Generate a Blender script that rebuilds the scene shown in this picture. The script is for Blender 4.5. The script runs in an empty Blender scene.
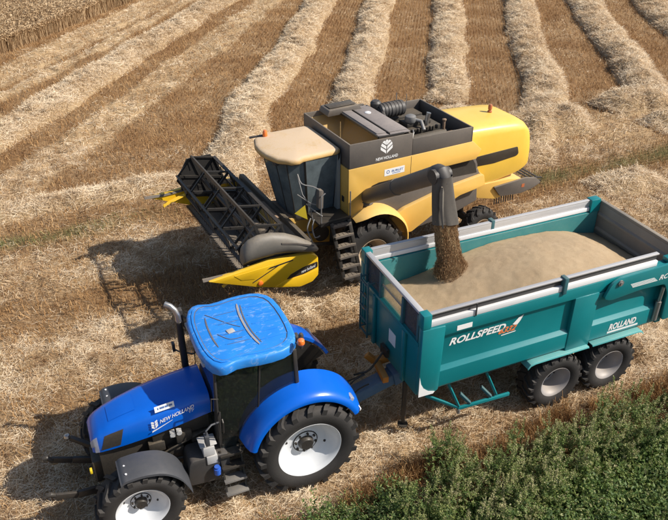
import bpy, bmesh, math, random
import numpy as np
from mathutils import Matrix, Vector

scene = bpy.context.scene
R = math.radians
# ------------------------------------------------------------------ camera, sky, sun, exposure
cam_d = bpy.data.cameras.new('camera'); cam = bpy.data.objects.new('camera', cam_d)
scene.collection.objects.link(cam); scene.camera = cam
cam.location = (0, 0, 10.21); cam.rotation_euler = (math.pi / 2 - 0.5557, 0, 0)
cam_d.sensor_fit = 'HORIZONTAL'; cam_d.sensor_width = 36.0; cam_d.lens = 36.0 * 729.6 / 668.0
cam_d.clip_start = 0.1; cam_d.clip_end = 6000
SUN_DX, SUN_DY = -1.13, 0.13                      # ground shift of a shadow per metre of height
sd = Vector((-SUN_DX, -SUN_DY, 1)).normalized()
elev = math.asin(sd.z); azim = math.atan2(sd.x, sd.y)
world = bpy.data.worlds.new('World'); scene.world = world; world.use_nodes = True
wn = world.node_tree.nodes; wl = world.node_tree.links
sky = wn.new('ShaderNodeTexSky'); sky.sky_type = 'NISHITA'; sky.sun_disc = False
sky.sun_elevation = elev; sky.sun_rotation = azim; sky.altitude = 200; sky.air_density = 1.0; sky.dust_density = 1.6
wn['Background'].inputs['Strength'].default_value = 0.095
wl.new(sky.outputs[0], wn['Background'].inputs['Color'])
sun_d = bpy.data.lights.new('sun', 'SUN'); sun_d.energy = 4.8; sun_d.angle = R(0.53); sun_d.color = (1.0, 0.94, 0.85)
sun = bpy.data.objects.new('sun', sun_d); scene.collection.objects.link(sun)
sun.rotation_euler = (-sd).to_track_quat('-Z', 'Y').to_euler(); sun.location = (20, -2, 30)
vs = scene.view_settings; vs.view_transform = 'Standard'; vs.look = 'None'; vs.exposure = 0.38; vs.gamma = 1.0; vs.use_curve_mapping = False
scene.render.engine = 'CYCLES'
COL = scene.collection
rng = np.random.default_rng(7); random.seed(7)

# ------------------------------------------------------------------ materials
MATS = {}
def new_mat(name):
    m = bpy.data.materials.new(name); m.use_nodes = True; MATS[name] = m
    return m, m.node_tree.nodes, m.node_tree.links, m.node_tree.nodes['Principled BSDF']
def ramp(n, pts):
    r = n.new('ShaderNodeValToRGB'); e = r.color_ramp.elements
    while len(e) < len(pts): e.new(0.5)
    for q, (p, c) in zip(e, pts): q.position = p; q.color = (*c, 1) if len(c) == 3 else c
    return r
def mixc(n, l, fac, a, b, mode='MIX'):
    x = n.new('ShaderNodeMix'); x.data_type = 'RGBA'; x.blend_type = mode
    for s, v in ((0, fac), (6, a), (7, b)):
        if isinstance(v, (int, float)): x.inputs[s].default_value = v
        elif isinstance(v, tuple): x.inputs[s].default_value = (*v, 1)
        else: l.new(v, x.inputs[s])
    return x.outputs[2]
def noise(n, l, scale, detail=6, rough=0.6, coord='Object', dist=0.0, stretch=None):
    t = n.new('ShaderNodeTexCoord'); x = n.new('ShaderNodeTexNoise')
    x.inputs['Scale'].default_value = scale; x.inputs['Detail'].default_value = detail
    x.inputs['Roughness'].default_value = rough; x.inputs['Distortion'].default_value = dist
    src = t.outputs[coord]
    if stretch:
        mp = n.new('ShaderNodeMapping'); mp.inputs['Scale'].default_value = stretch; l.new(src, mp.inputs[0]); src = mp.outputs[0]
    l.new(src, x.inputs['Vector']); return x.outputs['Fac']
def mathn(n, l, op, a, b=None, clamp=False):
    x = n.new('ShaderNodeMath'); x.operation = op; x.use_clamp = clamp
    for i, v in enumerate((a, b)):
        if v is None: continue
        if isinstance(v, (int, float)): x.inputs[i].default_value = v
        else: l.new(v, x.inputs[i])
    return x.outputs[0]
DUST = (0.42, 0.32, 0.20)
def surf(name, col, rough=0.45, metal=0.0, dust=0.25, var=0.12, bump=0.0, bscale=40, coat=0.0, dcol=DUST, top=0.6, spec=0.5):
    """painted / metal / plastic surface with colour drift, settled dust on upward faces, streaky wear"""
    m, n, l, b = new_mat(name)
    big = noise(n, l, 1.7, 5, 0.6); fine = noise(n, l, 19, 8, 0.72)
    dark = tuple(c * (1 - var * 1.6) for c in col); lite = tuple(min(1, c * (1 + var)) for c in col)
    c = mixc(n, l, big, dark, lite)
    g = n.new('ShaderNodeNewGeometry'); sx = n.new('ShaderNodeSeparateXYZ'); l.new(g.outputs['Normal'], sx.inputs[0])
    up = mathn(n, l, 'MULTIPLY', mathn(n, l, 'MAXIMUM', sx.outputs['Z'], 0.0), top)
    amt = mathn(n, l, 'MULTIPLY', mathn(n, l, 'ADD', up, 0.25), dust)
    sp = ramp(n, [(0.32, (0, 0, 0)), (0.68, (1, 1, 1))]); l.new(mathn(n, l, 'ADD', mathn(n, l, 'MULTIPLY', fine, 0.55), mathn(n, l, 'MULTIPLY', big, 0.5)), sp.inputs[0])
    fac = mathn(n, l, 'MULTIPLY', amt, mathn(n, l, 'ADD', sp.outputs[0], 0.35), clamp=True)
    c = mixc(n, l, fac, c, dcol); l.new(c, b.inputs['Base Color'])
    rr = mathn(n, l, 'ADD', rough, mathn(n, l, 'MULTIPLY', fac, 0.45), clamp=True); l.new(rr, b.inputs['Roughness'])
    b.inputs['Metallic'].default_value = metal; b.inputs['Coat Weight'].default_value = coat; b.inputs['Coat Roughness'].default_value = 0.15
    b.inputs['Specular IOR Level'].default_value = spec
    if bump:
        bp = n.new('ShaderNodeBump'); bp.inputs['Strength'].default_value = bump; bp.inputs['Distance'].default_value = 0.01
        l.new(noise(n, l, bscale, 6, 0.65), bp.inputs['Height']); l.new(bp.outputs[0], b.inputs['Normal'])
    return m
surf('tractor_blue', (0.0, 0.112, 0.58), 0.28, 0, 0.03, 0.1, coat=0.2, dcol=(0.20, 0.22, 0.26), spec=0.35)
def roof_paint():
    m, n, l, b = new_mat('roof_blue')
    c = mixc(n, l, noise(n, l, 2.2, 5), (0.010, 0.16, 0.56), (0.028, 0.26, 0.72))
    r1 = ramp(n, [(0.54, (0, 0, 0)), (0.66, (1, 1, 1))]); l.new(noise(n, l, 5.5, 9, 0.75, dist=0.8, stretch=(1, 2.2, 1)), r1.inputs[0])
    c = mixc(n, l, mathn(n, l, 'MULTIPLY', r1.outputs[0], 0.5), c, (0.36, 0.48, 0.62))
    r2 = ramp(n, [(0.60, (0, 0, 0)), (0.70, (1, 1, 1))]); l.new(noise(n, l, 3.3, 10, 0.8, dist=1.5), r2.inputs[0])
    c = mixc(n, l, mathn(n, l, 'MULTIPLY', r2.outputs[0], 0.6), c, (0.20, 0.13, 0.08)); l.new(c, b.inputs['Base Color'])
    b.inputs['Roughness'].default_value = 0.45; b.inputs['Coat Weight'].default_value = 0.1
roof_paint()
surf('roof_scuff', (0.16, 0.26, 0.42), 0.7, 0, 0.9, 0.5, dcol=(0.36, 0.30, 0.24))
surf('roof_groove', (0.03, 0.06, 0.12), 0.8, 0, 0.3)
surf('trailer_teal', (0.0, 0.185, 0.205), 0.35, 0, 0.07, 0.1, coat=0.15, dcol=(0.22, 0.22, 0.17))
surf('teal_dark', (0.002, 0.10, 0.13), 0.5, 0, 0.25, 0.15)
surf('teal_pale', (0.03, 0.34, 0.36), 0.4, 0, 0.3, 0.12)
surf('teal_inner', (0.01, 0.23, 0.25), 0.55, 0, 0.45, 0.2)
surf('harvest_yellow', (0.74, 0.43, 0.075), 0.4, 0, 0.62, 0.1, dcol=(0.62, 0.44, 0.20), coat=0.1)
surf('tail_yellow', (0.80, 0.50, 0.045), 0.35, 0, 0.35, 0.08, dcol=(0.72, 0.55, 0.26), coat=0.2)
surf('header_yellow', (0.82, 0.49, 0.006), 0.32, 0, 0.22, 0.08, coat=0.2)
surf('feeder_yellow', (0.60, 0.34, 0.03), 0.6, 0, 0.8, 0.15)
surf('cream_roof', (0.60, 0.36, 0.09), 0.65, 0, 0.95, 0.3, dcol=(0.56, 0.42, 0.28), top=0.95, bump=0.3)
surf('tank_grey', (0.085, 0.078, 0.076), 0.5, 0, 0.35, 0.15)
surf('cover_grey', (0.13, 0.12, 0.12), 0.55, 0, 0.55, 0.15, dcol=(0.36, 0.30, 0.26))
surf('dark_plastic', (0.030, 0.032, 0.037), 0.5, 0, 0.14, 0.2)
surf('fender_grey', (0.046, 0.052, 0.064), 0.45, 0, 0.07, 0.15)
surf('shield_grey', (0.10, 0.10, 0.095), 0.45, 0, 0.4, 0.12)
surf('black_steel', (0.013, 0.014, 0.016), 0.45, 0, 0.12, 0.2)
surf('black_void', (0.008, 0.008, 0.009), 0.85, 0, 0.25, 0.2)
surf('engine_dark', (0.018, 0.018, 0.018), 0.6, 0.1, 0.22, 0.3, bump=0.4)
surf('rubber', (0.019, 0.019, 0.020), 0.7, 0, 0.26, 0.3, bump=0.4, bscale=60, dcol=(0.15, 0.125, 0.10), spec=0.35)
surf('rubber_spout', (0.05, 0.048, 0.046), 0.7, 0, 0.45, 0.25, dcol=(0.28, 0.23, 0.17))
surf('rim_white', (0.66, 0.68, 0.70), 0.4, 0, 0.25, 0.08, dcol=(0.45, 0.40, 0.34))
surf('rim_grey', (0.30, 0.30, 0.32), 0.42, 0.1, 0.5, 0.12)
surf('rim_dusty', (0.42, 0.33, 0.24), 0.7, 0, 0.8, 0.2)
surf('aluminium', (0.60, 0.60, 0.61), 0.42, 0.45, 0.25, 0.1)
surf('alu_white', (0.76, 0.77, 0.78), 0.45, 0.0, 0.2, 0.06)
surf('steel_grey', (0.30, 0.31, 0.32), 0.4, 0.6, 0.4, 0.15)
surf('tailgate_steel', (0.21, 0.205, 0.20), 0.5, 0.25, 0.5, 0.2)
surf('chrome_pipe', (0.45, 0.44, 0.43), 0.3, 0.9, 0.2, 0.2)
surf('drawbar_blue', (0.012, 0.12, 0.26), 0.5, 0, 0.4, 0.2)
surf('machine_orange', (0.62, 0.21, 0.015), 0.5, 0, 0.3, 0.15)
surf('beacon_amber', (0.85, 0.18, 0.02), 0.2, 0, 0.2, 0.1, coat=0.6)
surf('beacon_rust', (0.42, 0.10, 0.03), 0.4, 0, 0.4, 0.1)
surf('decal_white', (0.80, 0.80, 0.79), 0.4, 0, 0.12, 0.04)
surf('decal_blue', (0.05, 0.13, 0.35), 0.4, 0, 0.12, 0.05)
surf('decal_orange', (0.75, 0.20, 0.06), 0.4, 0, 0.1, 0.05)
surf('decal_black', (0.012, 0.012, 0.013), 0.35, 0, 0.25, 0.05)
surf('reflector_yellow', (0.75, 0.55, 0.02), 0.3, 0, 0.1, 0.05)
surf('cap_blue', (0.01, 0.10, 0.5), 0.35, 0, 0.1, 0.05)
surf('box_pale', (0.42, 0.43, 0.44), 0.5, 0, 0.35, 0.12)
surf('seat_cloth', (0.12, 0.16, 0.17), 0.9, 0, 0.1, 0.2)
surf('cab_trim', (0.26, 0.28, 0.27), 0.7, 0, 0.2, 0.15)
surf('pale_blue', (0.60, 0.78, 0.85), 0.8, 0, 0.1, 0.15)
surf('dusty_brown', (0.20, 0.13, 0.085), 0.9, 0, 0.6, 0.3, bump=0.6, dcol=(0.36, 0.25, 0.16))

def glass(name, tint, gloss=0.6, opac=0.0, dcol=(0.2, 0.2, 0.19), rough=0.03):
    m, n, l, b = new_mat(name); n.remove(b); out = n['Material Output']
    tr = n.new('ShaderNodeBsdfTransparent'); tr.inputs[0].default_value = (*tint, 1)
    gl = n.new('ShaderNodeBsdfGlossy'); gl.inputs['Roughness'].default_value = rough; gl.inputs['Color'].default_value = (0.9, 0.95, 1, 1)
    fr = n.new('ShaderNodeFresnel'); fr.inputs[0].default_value = 1.5
    mx = n.new('ShaderNodeMixShader'); l.new(mathn(n, l, 'MULTIPLY', fr.outputs[0], gloss / 0.6), mx.inputs[0]); l.new(tr.outputs[0], mx.inputs[1]); l.new(gl.outputs[0], mx.inputs[2])
    df = n.new('ShaderNodeBsdfDiffuse'); df.inputs[0].default_value = (*dcol, 1)
    m2 = n.new('ShaderNodeMixShader')
    l.new(mathn(n, l, 'MULTIPLY', mathn(n, l, 'ADD', noise(n, l, 4, 6, 0.65), 0.35), opac, clamp=True), m2.inputs[0])
    l.new(mx.outputs[0], m2.inputs[1]); l.new(df.outputs[0], m2.inputs[2]); l.new(m2.outputs[0], out.inputs[0])
    return m
glass('glass_green', (0.78, 0.90, 0.85), 0.8, 0.05)
glass('glass_dusty', (0.30, 0.36, 0.38), 0.6, 0.8, (0.145, 0.175, 0.185), 0.1)
glass('window_clear', (0.86, 0.84, 0.78), 0.4, 0.1, (0.5, 0.45, 0.35), 0.1)
glass('window_smoked', (0.30, 0.30, 0.31), 0.5, 0.5, (0.16, 0.15, 0.16), 0.1)
glass('lens', (0.7, 0.74, 0.78), 0.9, 0.6, (0.55, 0.58, 0.62), 0.1)

def attr_mat(name, pts, rough=0.8, attr='tint', transl=0.0, spec=0.3):
    m, n, l, b = new_mat(name)
    a = n.new('ShaderNodeAttribute'); a.attribute_name = attr
    r = ramp(n, pts); l.new(a.outputs['Fac'], r.inputs[0]); l.new(r.outputs[0], b.inputs['Base Color'])
    b.inputs['Roughness'].default_value = rough; b.inputs['Specular IOR Level'].default_value = spec
    if transl:
        t = n.new('ShaderNodeBsdfTranslucent'); l.new(r.outputs[0], t.inputs[0]); mx = n.new('ShaderNodeMixShader'); mx.inputs[0].default_value = transl
        l.new(b.outputs[0], mx.inputs[1]); l.new(t.outputs[0], mx.inputs[2]); l.new(mx.outputs[0], n['Material Output'].inputs[0])
    return m
attr_mat('straw_strand', [(0, (0.15, 0.075, 0.035)), (0.3, (0.40, 0.25, 0.125)), (0.62, (0.66, 0.50, 0.315)), (1, (0.86, 0.73, 0.54))], 0.65, transl=0.15)
attr_mat('stubble_stalk', [(0, (0.17, 0.08, 0.032)), (0.5, (0.41, 0.23, 0.09)), (0.85, (0.58, 0.38, 0.185)), (1, (0.20, 0.20, 0.075))], 0.7, transl=0.15)
attr_mat('wheat_stalk', [(0, (0.28, 0.17, 0.085)), (0.5, (0.50, 0.345, 0.19)), (1, (0.66, 0.50, 0.31))], 0.7, transl=0.2)
attr_mat('weed_leaf', [(0, (0.03, 0.055, 0.02)), (0.35, (0.075, 0.12, 0.04)), (0.6, (0.125, 0.20, 0.05)), (0.8, (0.26, 0.30, 0.09)), (1, (0.45, 0.40, 0.22))], 0.55, transl=0.35)

# ------------------------------------------------------------------ mesh building
def basis_rot(rx=0, ry=0, rz=0):
    return np.array(Matrix.Rotation(rz, 3, 'Z') @ Matrix.Rotation(ry, 3, 'Y') @ Matrix.Rotation(rx, 3, 'X'))
class MB:
    def __init__(s): s.v = []; s.f = []
    def add(s, vs_, fs):
        o = len(s.v); s.v += [tuple(map(float, p)) for p in vs_]; s.f += [tuple(i + o for i in q) for q in fs]; return s
    def hexa(s, p):                                  # 8 points: bottom loop 0-3, top loop 4-7
        return s.add(p, [(3, 2, 1, 0), (4, 5, 6, 7), (0, 1, 5, 4), (1, 2, 6, 5), (2, 3, 7, 6), (3, 0, 4, 7)])
    def box(s, x0, x1, y0, y1, z0, z1):
        return s.hexa([(x0, y0, z0), (x1, y0, z0), (x1, y1, z0), (x0, y1, z0), (x0, y0, z1), (x1, y0, z1), (x1, y1, z1), (x0, y1, z1)])
    def cbox(s, c, size, rot=None):
        h = np.array(size) / 2; p = np.array([(-1, -1, -1), (1, -1, -1), (1, 1, -1), (-1, 1, -1), (-1, -1, 1), (1, -1, 1), (1, 1, 1), (-1, 1, 1)]) * h
        if rot is not None: p = p @ rot.T
        return s.hexa(p + np.array(c))
    def bar(s, a, b, w, h, up=(0, 0, 1)):            # box-section bar from a to b
        a = np.array(a, float); b = np.array(b, float); d = b - a; d /= np.linalg.norm(d)
        side = np.cross(d, up); nl = np.linalg.norm(side)
        if nl < 1e-4: side = np.cross(d, (1, 0, 0)); nl = np.linalg.norm(side)
        side /= nl; u2 = np.cross(side, d); o = [(-1, -1), (1, -1), (1, 1), (-1, 1)]
        return s.hexa([a + side * w / 2 * i + u2 * h / 2 * j for i, j in o] + [b + side * w / 2 * i + u2 * h / 2 * j for i, j in o])
    def prism(s, poly, lo, hi, axis='y'):            # polygon in the two other axes, extruded
        n = len(poly)
        def P(a, b, c): return {'y': (a, c, b), 'x': (c, a, b), 'z': (a, b, c)}[axis]
        return s.add([P(a, b, lo) for a, b in poly] + [P(a, b, hi) for a, b in poly],
                     [tuple(range(n))[::-1], tuple(range(n, 2 * n))] + [(i, (i + 1) % n, n + (i + 1) % n, n + i) for i in range(n)])
    def tube(s, path, r, n=8, caps=True):
        P = [np.array(p, float) for p in path]; rs = r if hasattr(r, '__len__') else [r] * len(P); loops = []; prev = None
        for i, p in enumerate(P):
            d = P[min(i + 1, len(P) - 1)] - P[max(i - 1, 0)]; d /= np.linalg.norm(d) + 1e-12
            a = prev if prev is not None else (np.array((0, 0, 1.0)) if abs(d[2]) < 0.9 else np.array((1.0, 0, 0)))
            a = a - d * (a @ d); a /= np.linalg.norm(a); prev = a; b = np.cross(d, a)
            loops.append([p + rs[i] * (a * math.cos(t) + b * math.sin(t)) for t in np.linspace(0, 2 * math.pi, n, endpoint=False)])
        return s.loft(loops, caps)
    def loft(s, loops, caps=True, closed=True):
        n = len(loops[0]); vs_ = [p for L in loops for p in L]; fs = []
        for i in range(len(loops) - 1):
            for j in range(n if closed else n - 1):
                k = (j + 1) % n; fs.append((i * n + j, i * n + k, (i + 1) * n + k, (i + 1) * n + j))
        if caps and closed: fs += [tuple(range(n))[::-1], tuple((len(loops) - 1) * n + j for j in range(n))]
        return s.add(vs_, fs)
    def lathe(s, prof, c, n=40, axis='y', cap=False):  # profile (radius, along axis)
        loops = []
        for r, h in prof:
            L = []
            for t in np.linspace(0, 2 * math.pi, n, endpoint=False):
                a, b = r * math.cos(t), r * math.sin(t)
                L.append({'y': (c[0] + a, c[1] + h, c[2] + b), 'z': (c[0] + a, c[1] + b, c[2] + h), 'x': (c[0] + h, c[1] + a, c[2] + b)}[axis])
            loops.append(L)
        return s.loft(loops, cap)
    def cyl(s, a, b, r, n=16): return s.tube([a, b], r, n)
    def xform(s, fn): s.v = [tuple(map(float, fn(p))) for p in s.v]; return s
    def build(s, name, mat, parent=None, bevel=0.0, seg=2, smooth=35, label=None):
        me = bpy.data.meshes.new(name); bm = bmesh.new()
        vv = [bm.verts.new(p) for p in s.v]
        for q in s.f:
            try: bm.faces.new([vv[i] for i in q])
            except ValueError: pass
        bmesh.ops.recalc_face_normals(bm, faces=bm.faces)
        if bevel:
            es = [e for e in bm.edges if len(e.link_faces) == 2 and e.calc_face_angle(0) > R(28)]
            bmesh.ops.bevel(bm, geom=es, offset=bevel, segments=seg, affect='EDGES', profile=0.5, clamp_overlap=True)
        bm.to_mesh(me); bm.free()
        if smooth:
            me.shade_smooth()
            me.set_sharp_from_angle(angle=R(smooth))
        me.materials.append(MATS[mat])
        o = bpy.data.objects.new(name, me); COL.objects.link(o)
        if parent: o.parent = parent
        if label: o['label'] = label
        return o
def empty(name, loc, yaw=0):
    o = bpy.data.objects.new(name, None); COL.objects.link(o); o.location = loc; o.rotation_euler = (0, 0, yaw); o.empty_display_size = 0.3
    return o
def tag(o, label=None, cat=None, group=None, kind=None):
    for k, v in (('label', label), ('category', cat), ('group', group), ('kind', kind)):
        if v: o[k] = v
    return o
def np_mesh(name, verts, faces, mat, parent=None, tint=None, smooth=False):
    me = bpy.data.meshes.new(name); k = faces.shape[1]
    me.vertices.add(len(verts)); me.vertices.foreach_set('co', np.ascontiguousarray(verts, np.float32).ravel())
    me.loops.add(faces.size); me.loops.foreach_set('vertex_index', np.ascontiguousarray(faces, np.int32).ravel())
    me.polygons.add(len(faces)); me.polygons.foreach_set('loop_start', np.arange(0, faces.size, k, dtype=np.int32))
    if smooth: me.polygons.foreach_set('use_smooth', np.ones(len(faces), bool))
    if tint is not None:
        for nm, arr in (tint if isinstance(tint, dict) else {'tint': tint}).items():
            a = me.attributes.new(nm, 'FLOAT', 'POINT'); a.data.foreach_set('value', np.ascontiguousarray(arr, np.float32))
    me.update(calc_edges=True); me.validate()
    me.materials.append(MATS[mat]); o = bpy.data.objects.new(name, me); COL.objects.link(o)
    if parent: o.parent = parent
    return o
def text(txt, name, mat, parent, org, xdir, ydir, height, length=None, shear=0.0, bold=0.0, depth=0.002):
    cu = bpy.data.curves.new('lettering', 'FONT'); cu.body = txt; cu.size = 1.0; cu.offset = bold; cu.resolution_u = 3
    ob = bpy.data.objects.new('lettering', cu); COL.objects.link(ob)
    me = bpy.data.meshes.new_from_object(ob.evaluated_get(bpy.context.evaluated_depsgraph_get()))
    bpy.data.objects.remove(ob); bpy.data.curves.remove(cu)
    co = np.empty(len(me.vertices) * 3, np.float32); me.vertices.foreach_get('co', co); co = co.reshape(-1, 3)
    co[:, 0] -= co[:, 0].min(); co[:, 1] -= co[:, 1].min(); hh = co[:, 1].max(); ll = co[:, 0].max()
    y = co[:, 1] / hh * height; x = co[:, 0] / hh * height if length is None else co[:, 0] / ll * length
    x = x + shear * y; xd = np.array(xdir, float); xd /= np.linalg.norm(xd); yd = np.array(ydir, float); yd /= np.linalg.norm(yd)
    p = np.array(org) + x[:, None] * xd + y[:, None] * yd + np.cross(xd, yd) * depth
    me.vertices.foreach_set('co', p.astype(np.float32).ravel()); me.update()
    me.name = name; me.materials.clear(); me.materials.append(MATS[mat])
    o = bpy.data.objects.new(name, me); COL.objects.link(o); o.parent = parent
    return o
# ------------------------------------------------------------------ field: value noise, straw cover, ground sheet
_tab = np.random.default_rng(11).random((256, 256))
def vnoise(x, y, sc):
    x = x / sc + 1000.3; y = y / sc + 1000.7; xi = np.floor(x).astype(int); yi = np.floor(y).astype(int); fx = x - xi; fy = y - yi
    fx = fx * fx * (3 - 2 * fx); fy = fy * fy * (3 - 2 * fy); T = lambda a, b: _tab[a % 256, b % 256]
    return (T(xi, yi) * (1 - fx) + T(xi + 1, yi) * fx) * (1 - fy) + (T(xi, yi + 1) * (1 - fx) + T(xi + 1, yi + 1) * fx) * fy
def fbm(x, y, sc, o=4):
    r = 0; a = 0.5; s_ = 0
    for i in range(o): r = r + a * vnoise(x + 17 * i, y - 31 * i, sc / 2 ** i); s_ += a; a *= 0.55
    return r / s_
HD = R(24); HS = (math.cos(HD), math.sin(HD))          # headland direction
def headland_t(x, y): return -x * HS[1] + y * HS[0]
def headland_s(x, y): return x * HS[0] + y * HS[1]
def dist_poly(x, y, P):
    best = np.full(x.shape, 1e9)
    for (ax, ay), (bx, by) in zip(P[:-1], P[1:]):
        dx, dy = bx - ax, by - ay; t = np.clip(((x - ax) * dx + (y - ay) * dy) / (dx * dx + dy * dy), 0, 1)
        best = np.minimum(best, np.hypot(x - ax - t * dx, y - ay - t * dy))
    return best
# thin straw strips left on the stubble (no mound)
STRIPS = [([(-1.8, 57), (-4.0, 47.1), (-8.0, 28.9), (-10.2, 20.5)], 0.95, 0.75), ([(-8.0, 57), (-10.8, 47), (-13.4, 37), (-15.3, 30)], 1.1, 0.85),
          ([(-6.7, 55), (-9.0, 47.1), (-11.7, 36.5), (-13.8, 29.2), (-15.6, 23)], 0.42, 0.95)]
CROP = [(-3.0, 77), (-9.1, 57.0), (-11.8, 48.5), (-14.6, 39.5), (-16.1, 35.1), (-18.6, 27), (-22, 16)]
def crop_side(x, y):                                   # > 0 inside the standing crop
    xe = np.interp(y, [p[1] for p in CROP[::-1]], [p[0] for p in CROP[::-1]]); return xe - x
T_EDGE = 20.6
def cover(x, y):
    t = headland_t(x, y) + (vnoise(x, y, 5.0) - 0.5) * 1.0; s_ = headland_s(x, y)
    head = np.interp(t, [7.0, 7.4, 8.0, 9.2, 11.2, 12.1, 12.6, 13.2, 14.5, 15.0, 16.2, 16.8, 18.2, 18.9, 19.5, 20.3, 21.3, 22.3],
                     [0.2, 0.5, 0.85, 0.9, 0.75, 0.3, 0.35, 0.8, 0.75, 0.25, 0.12, 0.6, 0.7, 0.25, 0.1, 0.35, 0.9, 0.25])
    right = np.interp(t, [7.0, 7.4, 8.0, 9.5, 12, 14.5, 15.8, 16.3, 17.1, 17.6, 18.6, 20.5, 22.3], [0.2, 0.5, 0.85, 0.9, 0.75, 0.7, 0.6, 0.12, 0.12, 0.5, 0.7, 0.65, 0.4])
    k = np.clip((s_ - 6.5) / 3.0, 0, 1); head = head * (1 - k) + right * k
    rows = np.full(x.shape, 0.16)
    for P, w, a in STRIPS:
        d = dist_poly(x, y, P) + (fbm(x, y, 1.2, 2) - 0.5) * 0.5; rows = np.maximum(rows, a * np.clip((w - d) / 0.35 + 0.5, 0, 1))
    k = np.clip((t - T_EDGE) / 1.6, 0, 1); c = head * (1 - k) + rows * k
    c = c + (fbm(x, y, 1.6, 4) - 0.5) * 0.75 + (vnoise(x, y, 0.25) - 0.5) * 0.12
    c = c * np.clip((headland_t(x, y) - 6.3) / 1.2, 0.12, 1)
    return np.clip(c, 0, 1)
def greenish(x, y):
    t = headland_t(x, y) + (vnoise(x, y, 2.0) - 0.5) * 0.6; s_ = headland_s(x, y)
    g = np.exp(-((t - 19.4) / 0.45) ** 2) * np.clip((4 - s_) / 4, 0, 1) + np.exp(-((t - 16.8) / 0.4) ** 2) * np.clip((s_ - 8) / 3, 0, 1)
    return np.clip(g * (0.3 + 1.1 * vnoise(x, y, 0.9)), 0, 1)
def gheight(x, y):
    c_ = cover(x, y); return 0.05 * (fbm(x, y, 1.8, 3) - 0.5) + (0.05 + 0.15 * c_) * (fbm(x, y, 0.55, 2) - 0.5) + 0.07 * (vnoise(x, y, 0.2) - 0.5) * (0.4 + c_) + 0.03 * c_

m, n, l, b = new_mat('field_soil')
a = n.new('ShaderNodeAttribute'); a.attribute_name = 'straw'; ag = n.new('ShaderNodeAttribute'); ag.attribute_name = 'green'
fine = noise(n, l, 26, 8, 0.75, dist=0.6); mid = noise(n, l, 3.0, 6, 0.65)
st = noise(n, l, 9, 7, 0.75, dist=1.5, stretch=(1.0, 3.0, 1.0))
soil = ramp(n, [(0.25, (0.12, 0.06, 0.028)), (0.5, (0.25, 0.14, 0.062)), (0.75, (0.40, 0.25, 0.125))]); l.new(fine, soil.inputs[0])
strw = ramp(n, [(0.22, (0.20, 0.115, 0.05)), (0.45, (0.46, 0.31, 0.16)), (0.72, (0.68, 0.53, 0.34))]); l.new(mathn(n, l, 'ADD', mathn(n, l, 'MULTIPLY', st, 0.6), mathn(n, l, 'MULTIPLY', fine, 0.4)), strw.inputs[0])
fac = mathn(n, l, 'ADD', mathn(n, l, 'MULTIPLY', a.outputs['Fac'], 1.15), mathn(n, l, 'MULTIPLY', mathn(n, l, 'SUBTRACT', fine, 0.55), 0.9), clamp=True)
c = mixc(n, l, fac, soil.outputs[0], strw.outputs[0]); c = mixc(n, l, mathn(n, l, 'MULTIPLY', ag.outputs['Fac'], 0.55), c, (0.11, 0.12, 0.045)); l.new(c, b.inputs['Base Color'])
b.inputs['Roughness'].default_value = 0.9; b.inputs['Specular IOR Level'].default_value = 0.15
bp = n.new('ShaderNodeBump'); bp.inputs['Strength'].default_value = 0.9; bp.inputs['Distance'].default_value = 0.04; l.new(mathn(n, l, 'ADD', fine, mathn(n, l, 'MULTIPLY', st, 0.7)), bp.inputs['Height']); l.new(bp.outputs[0], b.inputs['Normal'])

def axis_pts(lo, hi, step, far):
    core = np.arange(lo, hi, step); out = []; d = step
    while (out[-1] if out else 0) < far: d *= 1.28; out.append((out[-1] if out else 0) + d)
    out = np.array(out); return np.concatenate([lo - out[::-1], core, core[-1] + out])
gx = axis_pts(-24, 24, 0.11, 2500); gy = axis_pts(5, 50, 0.11, 3000)
GX, GY = np.meshgrid(gx, gy); fx, fy = GX.ravel(), GY.ravel()
cv = cover(fx, fy); near = np.clip(1 - np.maximum(np.abs(fx) - 24, 0) / 30, 0, 1) * np.clip(1 - np.maximum(fy - 50, 0) / 60, 0, 1)
gz = gheight(fx, fy) * near
nx, ny = len(gx), len(gy); ii = (np.arange(ny - 1)[:, None] * nx + np.arange(nx - 1)[None, :]).ravel()
ground = np_mesh('field_ground', np.column_stack([fx, fy, gz]), np.column_stack([ii, ii + 1, ii + nx + 1, ii + nx]), 'field_soil', tint={'straw': cv, 'green': greenish(fx, fy)}, smooth=True)
tag(ground, 'harvested wheat field with stubble and scattered straw', 'field', kind='structure')

def strands(p, length, width, yaw, pitch, tint, roll=None, two=False):
    """ribbon strands centred at p; returns verts, faces, tint"""
    N = len(p); d = np.column_stack([np.cos(yaw) * np.cos(pitch), np.sin(yaw) * np.cos(pitch), np.sin(pitch)])
    sidev = np.column_stack([-np.sin(yaw), np.cos(yaw), np.zeros(N)]); upv = np.cross(d, sidev)
    if roll is None: roll = rng.uniform(-0.9, 0.9, N)
    w = sidev * np.cos(roll)[:, None] + upv * np.sin(roll)[:, None]
    h = d * (length / 2)[:, None]; w = w * (width / 2)[:, None]
    v = np.stack([p - h - w, p - h + w, p + h + w * 0.7, p + h - w * 0.7], 1).reshape(-1, 3)
    return v, np.arange(4 * N).reshape(-1, 4), np.repeat(tint, 4)
def in_view(x, y, m=2.6):
    dpt = y * 0.8495 + 10.21 * 0.5275; return (np.abs(x) < 0.458 * dpt + m) & (y > 6.8) & (y < 52)
def sample(nn, x0, x1, y0, y1):
    x = rng.uniform(x0, x1, nn); y = rng.uniform(y0, y1, nn); k = in_view(x, y); return x[k], y[k]
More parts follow.
